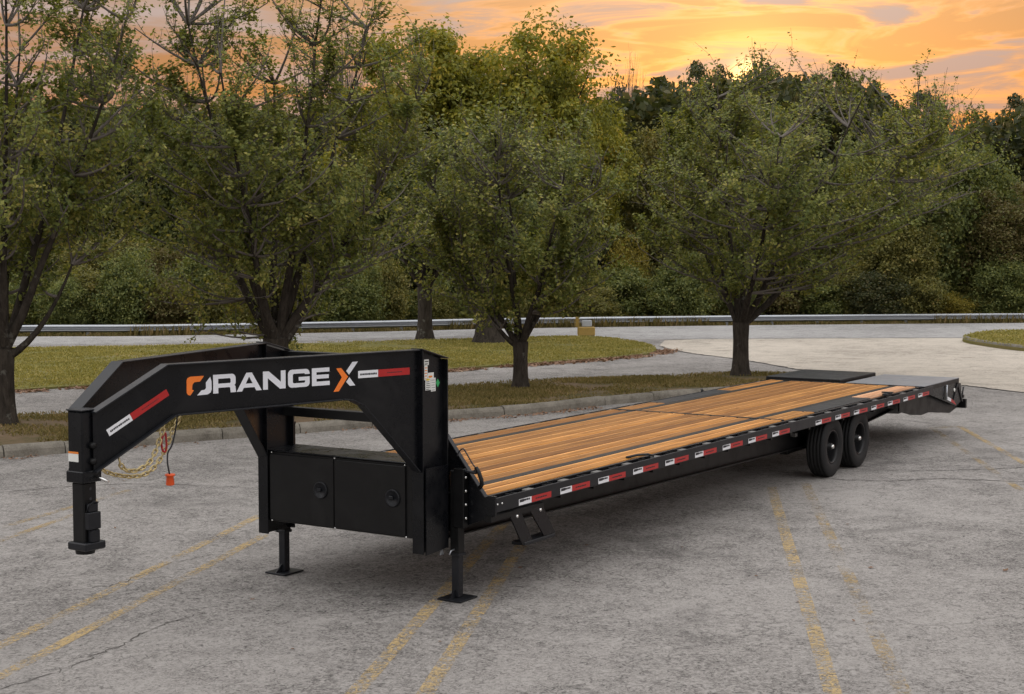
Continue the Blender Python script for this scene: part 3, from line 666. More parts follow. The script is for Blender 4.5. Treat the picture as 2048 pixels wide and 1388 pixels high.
# neck side frames: webs in plan from the uprights to the coupler
NA, NB = np.array([-.445, YN, 0]), np.array([-3.25, 1.20, 0])
def neck(side):
    A = NA.copy(); B = NB.copy()
    if side: A[1] = 2 * YC - A[1] + 0; B[1] = 2 * 1.295 - B[1]; A[1] = YF
    d = (B - A) / np.linalg.norm(B - A); nn = np.array([d[1], -d[0], 0]) if not side else np.array([-d[1], d[0], 0])
    if (nn[1] > 0) != bool(side): nn = -nn
    L_ = np.linalg.norm(B - A); k = L_ / 2.90
    Q = lambda s_, z_, o_=0.0: A + d * (s_ * k) + nn * o_ + np.array([0, 0, z_])
    outl = [(0.02, 2.122), (2.33, 2.122), (2.90, 1.822), (2.90, 1.425), (2.27, 1.772), (.80, 1.782), (.70, 1.772), (.60, 1.725), (.02, 1.13)]
    bm = bmesh.new(); bm_prism(bm, [Q(a, b, -.005) for a, b in outl], nn * .010)
    wb = from_bm('neck_web', bm, 'black_paint', T)
    def flange(nm, pts, w0, w1, th):
        for (a, b) in zip(pts[:-1], pts[1:]):
            dz = np.array([0, 0, th]); ex = .0
            prism(nm, [Q(a[0], a[1], w0), Q(b[0], b[1], w0), Q(b[0], b[1], w1), Q(a[0], a[1], w1)], dz, 'black_flange', T, .002)
    flange('neck_flange', [(0.02, 2.1225), (2.33, 2.1225)], -.05, .05, .010)
    flange('neck_flange', [(2.335, 2.1225), (2.90, 1.8225)], -.05, .05, .012)
    flange('neck_flange', [(2.90, 1.412), (2.27, 1.760)], -.05, .05, .011)
    flange('neck_flange', [(2.265, 1.760), (.80, 1.770)], -.05, .05, .011)
    flange('neck_flange', [(.795, 1.770), (.70, 1.760), (.60, 1.714)], -.05, .05, .011)
    flange('neck_flange', [(.595, 1.712), (.02, 1.118)], -.05, .05, .013)
    return Q, nn, wb
Q0, nn0, web0 = neck(0); Q1, nn1, web1 = neck(1)
# lettering on the near web (s measured from the coupler end of the word)
H_ = .137
def on_web(s0, z0, off=.0075): return lambda u, v: tuple(Q0((s0 - u - .012), z0 + v, off))
def zm(pts, x0, y0, kx, ky, sl): return [((x - x0) * kx, (y0 - sl * (x - x0) - y) * ky) for x, y in pts]
flat('letter', zm([(245, 219), (150, 222), (128, 232), (122, 248), (122, 340), (130, 356), (146, 362), (172, 325), (160, 318), (162, 284), (176, 264), (216, 261)], 122, 362, .00118, .00098, .03), None, on_web(2.178, 1.895), 'letter_orange', T)
flat('letter', zm([(288, 228), (297, 262), (298, 322), (290, 346), (268, 359), (194, 363), (226, 326), (246, 324), (257, 312), (257, 270)], 122, 362, .00118, .00098, .03), None, on_web(2.178, 1.895), 'letter_white', T)
def arc(cx, cy, r, a0, a1, n=5): return [(cx + r * math.cos(math.radians(a0 + (a1 - a0) * i / n)), cy + r * math.sin(math.radians(a0 + (a1 - a0) * i / n))) for i in range(n + 1)]
R_ = [(0, 0), (0, H_), (.154, H_)] + arc(.158, H_ - .034, .034, 85, 0) + [(.192, .072)] + arc(.172, .072, .02, 0, -60, 3) + [(.19, .042), (.194, 0), (.148, 0), (.145, .034), (.138, .040), (.043, .040), (.043, 0)]
flat('letter', R_, [(.043, .070), (.043, .106), (.142, .106), (.149, .099), (.149, .077), (.142, .070)], on_web(1.958, 1.896), 'letter_white', T)
flat('letter', [(0, 0), (.086, H_), (.134, H_), (.22, 0), (.172, 0), (.157, .026), (.063, .026), (.048, 0)], [(.080, .056), (.140, .056), (.110, .108)], on_web(1.759, 1.896), 'letter_white', T)
flat('letter', [(0, 0), (0, H_), (.052, H_), (.160, .052), (.160, H_), (.203, H_), (.203, 0), (.151, 0), (.043, .085), (.043, 0)], None, on_web(1.527, 1.896), 'letter_white', T)
G_ = [(.2, .097), (.2, .104)] + arc(.166, H_ - .034, .034, 0, 90) + arc(.034, H_ - .034, .034, 90, 180) + arc(.034, .034, .034, 180, 270) + arc(.166, .034, .034, 270, 360) + [(.2, .078), (.098, .078), (.098, .050), (.158, .050), (.157, .038), (.150, .032), (.052, .032), (.044, .040), (.044, .097), (.052, .105), (.150, .105), (.157, .097)]
flat('letter', G_, None, on_web(1.302, 1.896), 'letter_white', T)
flat('letter', [(0, 0), (0, H_), (.166, H_), (.166, .105), (.043, .105), (.043, .084), (.160, .084), (.160, .054), (.043, .054), (.043, .032), (.168, .032), (.168, 0)], None, on_web(1.081, 1.896), 'letter_white', T)
KX, KY, SL = .00128, .00102, -.06
flat('letter', zm([(1222, 158), (1260, 155), (1311, 222), (1240, 334), (1200, 337), (1264, 226)], 1200, 337, KX, KY, .06), None, on_web(.878, 1.839), 'letter_orange', T)
flat('letter', zm([(1345, 108), (1388, 105), (1319, 206), (1298, 178)], 1200, 337, KX, KY, .06), None, on_web(.878, 1.839), 'letter_white', T)
flat('letter', zm([(1322, 226), (1366, 290), (1324, 293), (1297, 262)], 1200, 337, KX, KY, .06), None, on_web(.878, 1.839), 'letter_white', T)
def tape_run(mapf, lw, lr, h, ink_w):
    flat('reflective_tape', [(0, 0), (lw, 0), (lw, h), (0, h)], None, lambda u, v: mapf(u, v, .0075), 'tape_white', T)
    flat('reflective_tape', [(lw + .001, 0), (lw + lr, 0), (lw + lr, h), (lw + .001, h)], None, lambda u, v: mapf(u, v, .0075), 'tape_red', T)
    r_ = random.Random(4); vs_, fs = [], []
    for (a, b) in ((.1 * lw, .88 * lw), (lw + .28 * lr, lw + .72 * lr)):
        u = a
        while u < b:
            w_ = r_.uniform(.008, .016); z0 = h * (.36 if a < lw else .42); z1 = h * (.64 if a < lw else .56)
            n0 = len(vs_); vs_ += [mapf(u, z0 + r_.uniform(0, .004), .0085), mapf(u + w_, z0, .0085), mapf(u + w_, z1, .0085), mapf(u, z1 - r_.uniform(0, .005), .0085)]; fs.append((n0, n0 + 1, n0 + 2, n0 + 3)); u += w_ + .003
    mk('tape_print', vs_, fs, 'ink', T)
tape_run(lambda u, v, o_: tuple(Q0(.625 - u, 1.931 + v, o_)), .200, .325, .058, 0)
ct, st_ = math.cos(math.atan2(.245, .455)), math.sin(math.atan2(.245, .455))
tape_run(lambda u, v, o_: tuple(Q0(2.778 - (u * ct - v * st_), 1.655 + u * st_ + v * ct, o_)), .205, .33, .052, 0)
# stickers on the upright web
yst = YN - .0075
def stick(x0, x1, z0, z1, mat, lines=0, y=yst, lm='ink'):
    x0, x1 = -.378 + (x0 + .435) * .86, -.378 + (x1 + .435) * .86
    o = quad_y('sticker', x0, x1, z0, z1, y, mat, T)
    if lines:
        vs_, fs = [], []; r_ = random.Random(int(x0 * 1000))
        for i in range(lines):
            z = z1 - (z1 - z0) * (i + .7) / (lines + .4); n0 = len(vs_); a = x0 + (x1 - x0) * .12; b = x1 - (x1 - x0) * r_.uniform(.1, .3); t_ = (z1 - z0) / (lines * 3.2)
            vs_ += [(a, y - .001, z - t_), (b, y - .001, z - t_), (b, y - .001, z), (a, y - .001, z)]; fs.append((n0, n0 + 1, n0 + 2, n0 + 3))
        mk('sticker_print', vs_, fs, lm, o)
stick(-.435, -.358, 1.995, 2.043, 'sticker_white', 2, lm='black_flange')
stick(-.432, -.378, 1.872, 1.993, 'sticker_white', 5, lm='sticker_orange')
stick(-.376, -.278, 1.880, 1.93, 'sticker_white', 1, yst - .001, 'sticker_orange')
stick(-.418, -.330, 1.787, 1.885, 'sticker_white', 6, yst - .0015); quad_y('sticker', -.352, -.302, 1.868, 1.882, yst - .0035, 'sticker_yellow', T)
stick(-.328, -.250, 1.772, 1.884, 'sticker_white', 5, yst - .002, 'galvanised')
mk('sticker', [(-.214, yst, 1.84), (-.185, yst, 1.80), (-.155, yst, 1.838), (-.186, yst, 1.872)], [(0, 1, 2, 3)], 'sticker_green', T)
# cross tubes between the uprights
box('neck_cross_tube', -.20, -.12, YN + .007, YF - .007, 1.465, 1.545, 'black_satin', T)
box('neck_top_channel', -.20, -.117, YN + .007, YF - .007, 1.90, 2.045, 'black_satin', T)
box('neck_cross_tube', -.21, -.13, YN + .007, YF - .007, .62, .72, 'black_satin', T)
# toolbox between the uprights
tb = box('toolbox', -.435, .0 - .03, YN + .06, YF - .012, .555, 1.175, 'black_satin', T, .006)
lid = box('lid', -.450, -.03, YN + .058, YF - .008, 1.1755, 1.19, 'black_paint', tb, .005)
for i, (a, b, hy) in enumerate(((.62, 1.372, .745), (1.382, 2.10, 1.52))):
    dr = box('toolbox_door', -.452, -.436, a, b, .572, 1.155, 'black_satin', T, .004)
    lathe('latch', [(.0, .075), (-.010, .075), (-.016, .066), (-.004, .060), (-.003, .0)], (0, 0, 0), 'y', 'black_flange', dr, 24)
    la = bpy.data.objects[dr.children[0].name]
    la.matrix_parent_inverse = Matrix(); la.location = (0, 0, 0); la.rotation_euler = (0, 0, 0)
    la.data.transform(Matrix.Translation((-.452, hy, .88)) @ Matrix.Rotation(-math.pi / 2, 4, 'Z'))
    hb = bmesh.new(); bm_box(hb, -.476, -.458, hy - .012, hy + .030, .868, .90, .006); from_bm('latch_handle', hb, 'black_flange', dr)
for (y, z) in ((2.09, 1.165), (1.377, 1.165), (.63, 1.165), (2.09, .562), (1.377, .562), (.62, .562)):
    o = lathe('bolt', [(0, .010), (.006, .008), (.008, 0)], (0, 0, 0), 'z', 'chrome', T, 8)
    o.data.transform(Matrix.Translation((-.4365, y, z)) @ Matrix.Rotation(-math.pi / 2, 4, 'Y'))
# front skirt plates at the foot of the uprights
prism('upright_skirt', [(-.44, YN - .07, .43), (-.13, YN - .07, .45), (-.13, YN - .07, 1.15), (-.44, YN - .07, 1.15)], (0, .012, 0), 'black_paint', T)
prism('upright_skirt', [(-.44, YF + .058, .50), (-.13, YF + .058, .50), (-.13, YF + .058, 1.15), (-.44, YF + .058, 1.15)], (0, .012, 0), 'black_paint', T)
# coupler post
cx, cy = -3.255, 1.290
cp = box('coupler_post', cx - .075, cx + .075, cy - .075, cy + .075, 1.36, 1.84, 'black_paint', T, .012)
box('post_cap', cx - .080, cx + .080, cy - .080, cy + .080, 1.8405, 1.85, 'black_flange', cp, .002)
box('post_collar', cx - .085, cx + .085, cy - .085, cy + .085, 1.345, 1.425, 'black_paint', cp, .006)
ct_ = box('coupler_tube', cx - .060, cx + .060, cy - .060, cy + .060, .92, 1.345, 'black_satin', T, .010)
bm = bmesh.new(); bm_box(bm, cx - .055, cx + .055, cy - .105, cy - .0605, 1.02, 1.14, .006); bm_box(bm, cx - .04, cx + .045, cy - .090, cy - .0605, 1.14, 1.20, .006); bm_box(bm, cx - .03, cx + .05, cy - .1, cy - .061, .93, 1.015, .006)
from_bm('coupler_lock', bm, 'black_flange', ct_)
tube('coupler_cable', [(cx - .05, cy - .075, 1.14), (cx - .045, cy - .09, 1.19), (cx, cy - .095, 1.215), (cx + .045, cy - .085, 1.20)], .006, 'black_flange', ct_, 6)
for k in range(3): lathe('adjust_hole', [(-.001, .0), (-.001, .011)], (cx, cy - .0612, 1.30 - k * .0 - (.0 if k == 0 else .07 * k)), 'y', 'ink', ct_, 10)
prism('coupler_foot', [(cx - .085, cy - .10, .875), (cx - .085, cy + .085, .875), (cx + .07, cy + .085, .875), (cx + .10, cy + .03, .875), (cx + .10, cy - .10, .875)], (0, 0, .055), 'black_flange', ct_, .008)
lathe('socket_lip', [(0, .07), (-.03, .065), (-.03, .05), (0, .05)], (cx, cy, .875), 'z', 'black_satin', ct_, 20)
tube('locking_pin', [(cx + .03, cy - .085, 1.385), (cx + .025, cy - .15, 1.375), (cx + .055, cy - .185, 1.345)], .010, 'chrome', T)
for z in (1.60, 1.49): lathe('set_screw', [(0, .024), (-.028, .024), (-.035, .016), (-.035, 0)], (cx + .005, cy - .075, z), 'y', 'black_satin', cp, 10)
mk('sticker', [(cx - .0765, cy + .066, 1.49), (cx - .0765, cy - .035, 1.49), (cx - .0765, cy - .035, 1.545), (cx - .0765, cy + .066, 1.545)], [(0, 1, 2, 3)], 'sticker_white', T)
mk('sticker', [(cx - .0765, cy + .066, 1.546), (cx - .0765, cy - .035, 1.546), (cx - .0765, cy - .035, 1.560), (cx - .0765, cy + .066, 1.560)], [(0, 1, 2, 3)], 'sticker_orange', T)
# chains
def YP(y, a, b):
    d = ray(a, b); t = (y - CAM[1]) / d[1]; return CAM + d * t
def link_mesh():
    n, m = 14, 6; r, R, Lh = .0062, .014, .013; vs_, fs = [], []
    for i in range(n):
        a = 2 * math.pi * i / n; c = np.array([math.cos(a) * R + (Lh if math.cos(a) > 0 else -Lh), math.sin(a) * R, 0]); nd = np.array([math.cos(a), math.sin(a), 0])
        for j in range(m):
            b = 2 * math.pi * j / m; vs_.append(c + r * (math.cos(b) * nd + math.sin(b) * np.array([0, 0, 1])))
    for i in range(n):
        for j in range(m): fs.append((i * m + j, ((i + 1) % n) * m + j, ((i + 1) % n) * m + (j + 1) % m, i * m + (j + 1) % m))
    return vs_, fs
lm0 = None
def chain(path):
    global lm0
    P = catmull(path, 14); L_ = np.concatenate([[0], np.cumsum(np.linalg.norm(np.diff(P, axis=0), axis=1))]); pt = lambda s_: Vector([float(np.interp(s_, L_, P[:, k])) for k in range(3)])
    root = None; s_ = .02; i = 0
    while s_ < L_[-1] - .02:
        c = pt(s_); d = (pt(s_ + .02) - pt(s_ - .02)).normalized()
        if lm0 is None:
            v, f = link_mesh(); o = mk('chain_link', v, f, 'yellow_zinc', None, True); lm0 = o.data
        else: o = bpy.data.objects.new('chain_link' if root else 'safety_chain', lm0); COL.objects.link(o)
        if root is None: root = o; root.name = 'safety_chain'; o.parent = T; o.matrix_parent_inverse = T.matrix_basis.inverted()
        Mx = d.to_track_quat('X', 'Z').to_matrix().to_4x4() @ Matrix.Rotation(math.radians(45 + 90 * (i % 2)), 4, 'X'); Mx.translation = c
        o.matrix_basis = Mx
        if o is not root: o.parent = root; o.matrix_parent_inverse = root.matrix_basis.inverted()
        s_ += .0405; i += 1
    return root
chain([YP(1.24, *q) for q in [(203, 938), (218, 946), (240, 951), (265, 953), (290, 948), (312, 930), (330, 900), (345, 862), (366, 824)]])
chain([YP(1.16, *q) for q in [(238, 918), (243, 932), (255, 941), (275, 940), (298, 925), (312, 900), (322, 870), (331, 845)]])
hk = catmull([YP(1.2, *q) for q in [(329, 868), (323, 880), (325, 900), (331, 903), (333, 888), (331, 868)]], 5, True)
tube('snap_link', np.concatenate([hk, hk[:1]]), .008, 'red_paint', T)
tube('breakaway_cord', catmull([YP(1.18, *q) for q in [(355, 828), (351, 860), (344, 890), (336, 905), (335, 925), (339, 948)]], 6), .006, 'ink', T)
pc = YP(1.18, 340, 948)
lathe('plug', [(0, 0), (0, .036), (-.012, .036), (-.014, .025), (-.075, .031), (-.082, .026), (-.082, 0)], pc, 'z', 'plug_orange', T, 16)
# landing jacks
def jack(y, lab):
    x = -.06
    j = box('landing_jack', x - .045, x + .045, y - .045, y + .045, .38, 1.10, 'black_satin', T, .006)
    box('jack_leg', x - .036, x + .036, y - .036, y + .036, .02, .38, 'black_flange', j, .005)
    bm = bmesh.new(); bm_box(bm, x - .13, x + .13, y - .12, y + .12, .004, .018, .003); bm_prism(bm, [(x - .036, y - .004, .018), (x - .12, y - .004, .018), (x - .036, y - .004, .09)], (0, .008, 0)); from_bm('jack_foot', bm, 'black_flange', j)
    box('jack_collar', x - .052, x + .052, y - .052, y + .052, .375, .40, 'black_flange', j, .003)
    for k in range(4): lathe('adjust_hole', [(0, 0), (0, .010)], (x, 0, 0), 'y', 'ink', j, 10).data.transform(Matrix.Translation((0, y - .0372, .10 + k * .068)))
    tube('pull_pin', [(x - .045, y - .0, .43), (x - .11, y - .01, .43), (x - .13, y - .01, .40)], .007, 'galvanised', j)
    return j
jn = jack(.365, 0); jf = jack(2.285, 1)
prism('pin_handle', [(-.20, .44, .39), (-.17, .44, .45), (-.15, .44, .39)], (0, .01, 0), 'galvanised', jn)
# crank handle on the near jack
tube('crank_shaft', [(-.09, .365, 1.075), (-.09, .33, 1.105), (-.09, .24, 1.10), (-.09, .15, 1.095)], .013, 'black_flange', jn)
tube('crank_handle', [(-.09, .155, 1.14), (-.09, .125, 1.10), (-.09, .10, 1.04), (-.09, .095, 1.00), (-.09, .12, .97)], .018, 'black_satin', jn)
tube('wire_loop', catmull([(-.085, .345, 1.22), (-.085, .325, 1.262), (-.085, .285, 1.285), (-.085, .245, 1.24), (-.085, .195, 1.17), (-.085, .158, 1.125), (-.085, .20, 1.10)], 6), .006, 'ink', T)
# folding step under the near side
stp = prism('step', [(.24, .03, .70), (.42, .03, .70), (.57, .0, .42), (.40, .0, .42)], (0, .012, 0), 'black_paint', T)
stp.name = 'step_plate'
prism('step_plate', [(.56, .03, .70), (.78, .03, .70), (.94, .0, .445), (.75, .0, .445)], (0, .012, 0), 'black_paint', T)
box('step_tread', .42, .93, -.005, .13, .412, .44, 'black_flange', T, .003)
box('step_bracket', -.05, .80, .03, .10, .68, .735, 'black_satin', T)
for x in (.35, .73): lathe('bolt', [(0, .016), (-.01, .014), (-.012, 0)], (x, .028, .675), 'y', 'chrome', T, 10)
for x in (.02, .09): lathe('bolt', [(0, .009), (-.006, .007), (-.007, 0)], (x - .02, -.001, .83), 'y', 'chrome', T, 8)
prism('brace_bar', [(-.05, .40, .60), (1.15, .40, .62), (1.15, .40, .66), (-.05, .40, .66)], (0, .03, 0), 'black_satin', T)
# wheels
def wheel(x, y, outer):
    r = .395; w = .25; sg = -1 if outer < 0 else 1
    wr = bpy.data.objects.new('wheel', None); COL.objects.link(wr); wr.location = (x, y, r); wr.parent = T; wr.matrix_parent_inverse = T.matrix_basis.inverted()
    h = w / 2
    pt = [(-h * .72, .212), (-h * .92, .235), (-h, .29), (-h * .98, .34), (-h * .88, .375), (-h * .80, .388)]
    for gx in (-.55, -.18, .18, .55):
        pt += [(h * gx - .010, .3945), (h * gx - .006, .384), (h * gx + .006, .384), (h * gx + .010, .3945)]
    pt += [(h * .80, .388), (h * .88, .375), (h * .98, .34), (h, .29), (h * .92, .235), (h * .72, .212)]
    ty = lathe('tyre', pt, (0, 0, 0), 'y', 'rubber', wr, 56)
    rp = [(-h * .78, .214), (-h * .80, .222), (-h * .86, .218), (-h * .84, .205), (-h * .60, .198), (-h * .35, .192), (h * .30, .185), (h * .52, .170), (h * .55, .145), (h * .40, .125), (h * .36, .10), (h * .40, .08), (h * .40, .0)]
    rp = [(a * (-sg) * -1 if False else (a if sg < 0 else -a), b) for a, b in rp]
    rm = lathe('rim', rp, (0, 0, 0), 'y', 'rim_paint', wr, 48)
    lathe('inner_barrel', [(h * .78 if sg < 0 else -h * .78, .213), (-h * .7 if sg < 0 else h * .7, .211)], (0, 0, 0), 'y', 'rim_paint', wr, 32)
    for k in range(8):
        a = k * math.pi / 4 + .2
        o = lathe('hand_hole', [(0, 0), (0, .017)], (0, 0, 0), 'y', 'ink', wr, 12); o.data.transform(Matrix.Translation((.150 * math.cos(a), (h * .47) * (1 if sg < 0 else -1), .150 * math.sin(a))))
    for k in range(8):
        a = k * math.pi / 4; o = lathe('lug_nut', [(0, .010), (sg * .022, .010), (sg * .026, .004), (sg * .026, 0)], (.084 * math.cos(a), -sg * h * .37, .084 * math.sin(a)), 'y', 'galvanised', wr, 6)
    lathe('hub', [(-sg * h * .42, .062), (sg * .045, .060), (sg * .055, .050), (sg * .09, .046), (sg * .10, .036), (sg * .10, 0)], (0, 0, 0), 'y', 'rim_paint', wr, 20)
    lathe('hub_cap', [(sg * .100, .030), (sg * .118, .027), (sg * .124, .018), (sg * .124, 0)], (0, 0, 0), 'y', 'chrome', wr, 16)
    for c in wr.children: c.matrix_parent_inverse = Matrix()
    return wr
for x in (8.15, 9.18):
    wheel(x, .215, -1); wheel(x, 2.375, 1)
    tube('axle', [(x, .30, .40), (x, 2.29, .40)], .055, 'black_satin', T, 12)
    for y in (YN + .12, YF - .12): boxes('leaf_spring', [(x - .34, x + .34, y - .04, y + .04, .315 + .012 * k, .326 + .012 * k) for k in range(2)] + [(x - .18, x + .18, y - .04, y + .04, .339, .35)], 'black_satin', T, .002)
boxes('spring_hanger', [(x, x + .09, y - .05, y + .05, .31, .50) for x in (7.69, 8.62, 9.55) for y in (YN + .12, YF - .12)], 'black_satin', T)
boxes('brake_bracket', [(7.59, 7.66, .40, .47, .56, .61)], 'post_steel', T)
# rear ramps
def ramp(name_y0, y1, z, x0, x1, mat):
    r_ = box('ramp', x0, x1, name_y0, y1, z - .012, z, mat, T, .003)
    boxes('ramp_frame', [(x0, x1, name_y0, name_y0 + .05, z - .075, z - .0125), (x0, x1, y1 - .05, y1, z - .075, z - .0125), (x0, x0 + .05, name_y0 + .051, y1 - .051, z - .075, z - .0125), (x1 - .05, x1, name_y0 + .051, y1 - .051, z - .075, z - .0125)], 'black_satin', r_, .003)
    boxes('ramp_bar', [(x0 + .1 + i * .21, x0 + .13 + i * .21, name_y0 + .06, y1 - .06, z - .05, z - .0125) for i in range(8)], 'black_satin', r_, 0)
simple('ramp_steel', (.20, .21, .23), .42, .2, 5, .3, .08)  # near ramp paler and bluish: sky reflection put into its base colour
ramp(.03, 1.26, .905, 11.80, 13.62, 'ramp_steel'); ramp(1.335, 2.56, .945, 11.76, 13.42, 'steel_plate')
# dovetail frame beneath the ramps
for y0, sg in ((.05, 1), (2.54, -1)):
    prism('ramp_side_plate', [(12.155, y0, .745), (12.155, y0, .825), (13.62, y0, .825), (13.80, y0, .80), (13.88, y0, .52), (13.55, y0, .455)], (0, sg * .014, 0), 'black_paint', T)
bm = bmesh.new()
for (a, b) in (((13.60, .825), (13.88, .50)), ((13.60, .83), (13.40, .56))):
    bm_prism(bm, [(a[0] - .04, .035, a[1]), (a[0] + .02, .035, a[1]), (b[0] + .02, .035, b[1]), (b[0] - .04, .035, b[1])], (0, .013, 0))
from_bm('ramp_brace', bm, 'steel_plate', T)
quad = [(13.02, .60), (13.26, .545), (13.26, .595), (13.05, .65)]
mk('reflective_tape', [(a, .0475, b) for a, b in quad], [(0, 1, 2, 3)], 'tape_white', T)
mk('reflective_tape', [(a, .0475, b) for a, b in [(13.262, .5445), (13.56, .465), (13.42, .555), (13.262, .595)]], [(0, 1, 2, 3)], 'tape_red', T)
tube('gas_strut', [(12.95, .03, .84), (12.93, .025, .60)], .016, 'galvanised', T)
lathe('marker_lamp', [(0, .03), (-.012, .028), (-.016, 0)], (13.42, .048, .72), 'y', 'lamp_clear', T, 16)
for (y0, y1) in ((.12, .14), (YN - .01, YN + .01), (YF - .01, YF + .01), (2.45, 2.47)):
    prism('dovetail_beam', [(10.9, y0, .74), (12.1, y0, .80), (13.7, y0, .80), (13.98, y0, .52), (13.98, y0, .42), (13.45, y0, .345), (12.3, y0, .46), (11.95, y0, .45), (11.45, y0, .50), (10.9, y0, .60)], (0, y1 - y0, 0), 'black_satin', T)
boxes('dovetail_floor', [(12.2, 13.9, .15, 2.44, .70, .72)], 'black_satin', T)
box('rear_bumper', 13.985, 14.06, .02, 2.57, .38, .53, 'black_satin', T, .006)
box('bumper_bracket', 13.90, 13.984, .04, .60, .55, .60, 'black_satin', T)
tube('latch_lever', [(13.95, .30, .60), (13.97, .28, .80), (14.02, .20, .84)], .010, 'galvanised', T); tube('latch_lever', [(14.05, .10, .53), (14.06, .08, .72)], .012, 'black_flange', T)
boxes('light_housing', [(14.061, 14.075, .10, .30, .40, .50), (14.061, 14.075, 2.29, 2.49, .40, .50)], 'red_paint', T)

# ------------------------------------------------------------------ trees
def bez(p0, p1, p2, n): t = np.linspace(0, 1, n)[:, None]; return (1 - t) ** 2 * p0 + 2 * t * (1 - t) * p1 + t * t * p2
def unit(v): return v / (np.linalg.norm(v, axis=-1, keepdims=True) + 1e-12)
class Wood:
    def __init__(s): s.v = []; s.f = []; s.n = 0
    def add(s, path, rad, sides):
        v, f = tube_data(path, rad, sides); s.v.append(v); s.f.append(f + s.n); s.n += len(v)
    def build(s, name, mat, parent):
        V = np.concatenate(s.v); F = np.concatenate(s.f); me = bpy.data.meshes.new(name); me.vertices.add(len(V)); me.vertices.foreach_set('co', V.astype(np.float32).ravel())
        me.loops.add(F.size); me.loops.foreach_set('vertex_index', F.astype(np.int32).ravel()); me.polygons.add(len(F))
        me.polygons.foreach_set('loop_start', np.arange(0, F.size, 4, dtype=np.int32)); me.polygons.foreach_set('loop_total', np.full(len(F), 4, np.int32)); me.polygons.foreach_set('use_smooth', np.ones(len(F), bool))
        me.update(calc_edges=True); me.materials.append(MT[mat]); o = bpy.data.objects.new(name, me); COL.objects.link(o); adopt(o, parent); return o
def pear_tree(base, h, crad, zlo, off, fork, tr, nsec, nleaf, seed, label, group, leaf='leaf_pear', lsize=.041, lowlimbs=(), lean=(0, 0), topthin=.6):
    r = np.random.default_rng(seed); root = empty('street_tree', base, label, 'tree', group); B = np.array([0, 0, 0.0])
    tw = Wood(); br = Wood(); F = np.array([lean[0], lean[1], fork])
    tp = bez(np.array([0, 0, -.05]), np.array([lean[0] * .2, lean[1] * .2, fork * .5]), F, 7)
    tw.add(tp, tr * np.array([1.45, 1.12, 1.0, .97, .95, 1.0, 1.05]), 12)
    C = np.array([off[0], off[1], (h + zlo) / 2]); Rz = (h - zlo) / 2
    limbs = []; K = 7; a0 = r.uniform(0, 6.28)
    for i in range(K):
        a = a0 + i * 2 * np.pi / K + r.normal(0, .22); el = [.25, .75, .45, 1.1, .35, .85, .55][i] + r.normal(0, .08)
        tip = C + np.array([np.cos(a) * np.cos(el) * crad * .85, np.sin(a) * np.cos(el) * crad * .85, (np.sin(el) * 1.0) * Rz * .82])
        st = tp[5] * .5 + F * .5; ctl = st + np.array([(tip - st)[0] * .42, (tip - st)[1] * .42, (tip - st)[2] * .30])
        P = bez(st, ctl, tip, 12) + np.r_[np.zeros((1, 3)), r.normal(0, .05, (11, 3))].cumsum(0) * .35
        tw.add(P, (tr * .46 - .016) * np.linspace(1, 0, 12) ** 1.35 + .016, 7); limbs.append(P)
    for (dx, dy, dz) in lowlimbs:
        tip = F + np.array([dx, dy, dz]); st = np.array([lean[0], lean[1], fork * .86]); P = bez(st, st + np.array([dx * .55, dy * .55, dz * .18]), tip, 10); tw.add(P, (tr * .42 - .018) * np.linspace(1, 0, 10) ** 1.2 + .018, 7); limbs.append(P)
    LP = np.concatenate([l[3:] for l in limbs])
    tips = []; u = unit(r.normal(0, 1, (nsec * 3, 3))); rad = r.uniform(.30, 1.0, (nsec * 3, 1)) ** .55
    # irregular outline: lobes stretch and dent the ellipsoid
    lob = unit(r.normal(0, 1, (9, 3))); amp = r.uniform(-.26, .24, 9); sc = 1 + (np.exp((u @ lob.T - 1) * 5) * amp).sum(1, keepdims=True)
    tips = (C + u * rad * np.array([crad, crad, Rz]) * sc)[:nsec]
    secs = []; segs = []
    for t_ in tips:
        d = np.linalg.norm(LP - t_, axis=1) + np.maximum(0, LP[:, 2] - t_[2] + .35) * 1.6; s0 = LP[np.argmin(d + r.uniform(0, .3, len(d)))]
        v = t_ - s0; P = bez(s0, s0 + v * .5 + np.array([0, 0, -.12 * np.linalg.norm(v)]) + r.normal(0, .08, 3), t_ + np.array([0, 0, .12]), 7)
        br.add(P, np.linspace(.030, .009, 7), 4); secs.append(P)
    tws = []
    for P in secs:
        for k in range(7):
            i = r.integers(2, 7); s0 = P[i]; dr = unit(P[min(i + 1, 6)] - P[i - 1]) * .7 + r.normal(0, .62, 3) + np.array([0, 0, .35]); ln = r.uniform(.30, .75)
            q = bez(s0, s0 + unit(dr) * ln * .5 + r.normal(0, .03, 3), s0 + unit(dr + np.array([0, 0, .3])) * ln, 4); tws.append(q)
    # upright whips at the top
    for k in range(int(nsec * .22)):
        i = r.integers(0, len(secs)); s0 = secs[i][-1]
        if s0[2] < C[2] + Rz * .35: continue
        ln = r.uniform(.5, 1.15); q = bez(s0, s0 + np.array([r.normal(0, .1), r.normal(0, .1), ln * .5]), s0 + np.array([r.normal(0, .22), r.normal(0, .22), ln]), 4); tws.append(q)
    for q in tws: br.add(q, np.linspace(.007, .003, 4), 3)
    TW = np.array(tws); n = nleaf; gw = r.gamma(.9, 1.0, len(tws) // 7 + 1); pw = np.repeat(gw, 7)[:len(tws)] + .18; pw[min(len(tws), 7 * len(secs)):] = .7; wi = r.choice(len(TW), n, p=pw / pw.sum()); hz = (TW[wi, 3, 2] - zlo) / (h - zlo); keep = r.uniform(0, 1, n) > np.clip((hz - .62) * 1.3, 0, topthin); wi = wi[keep]; n = len(wi)
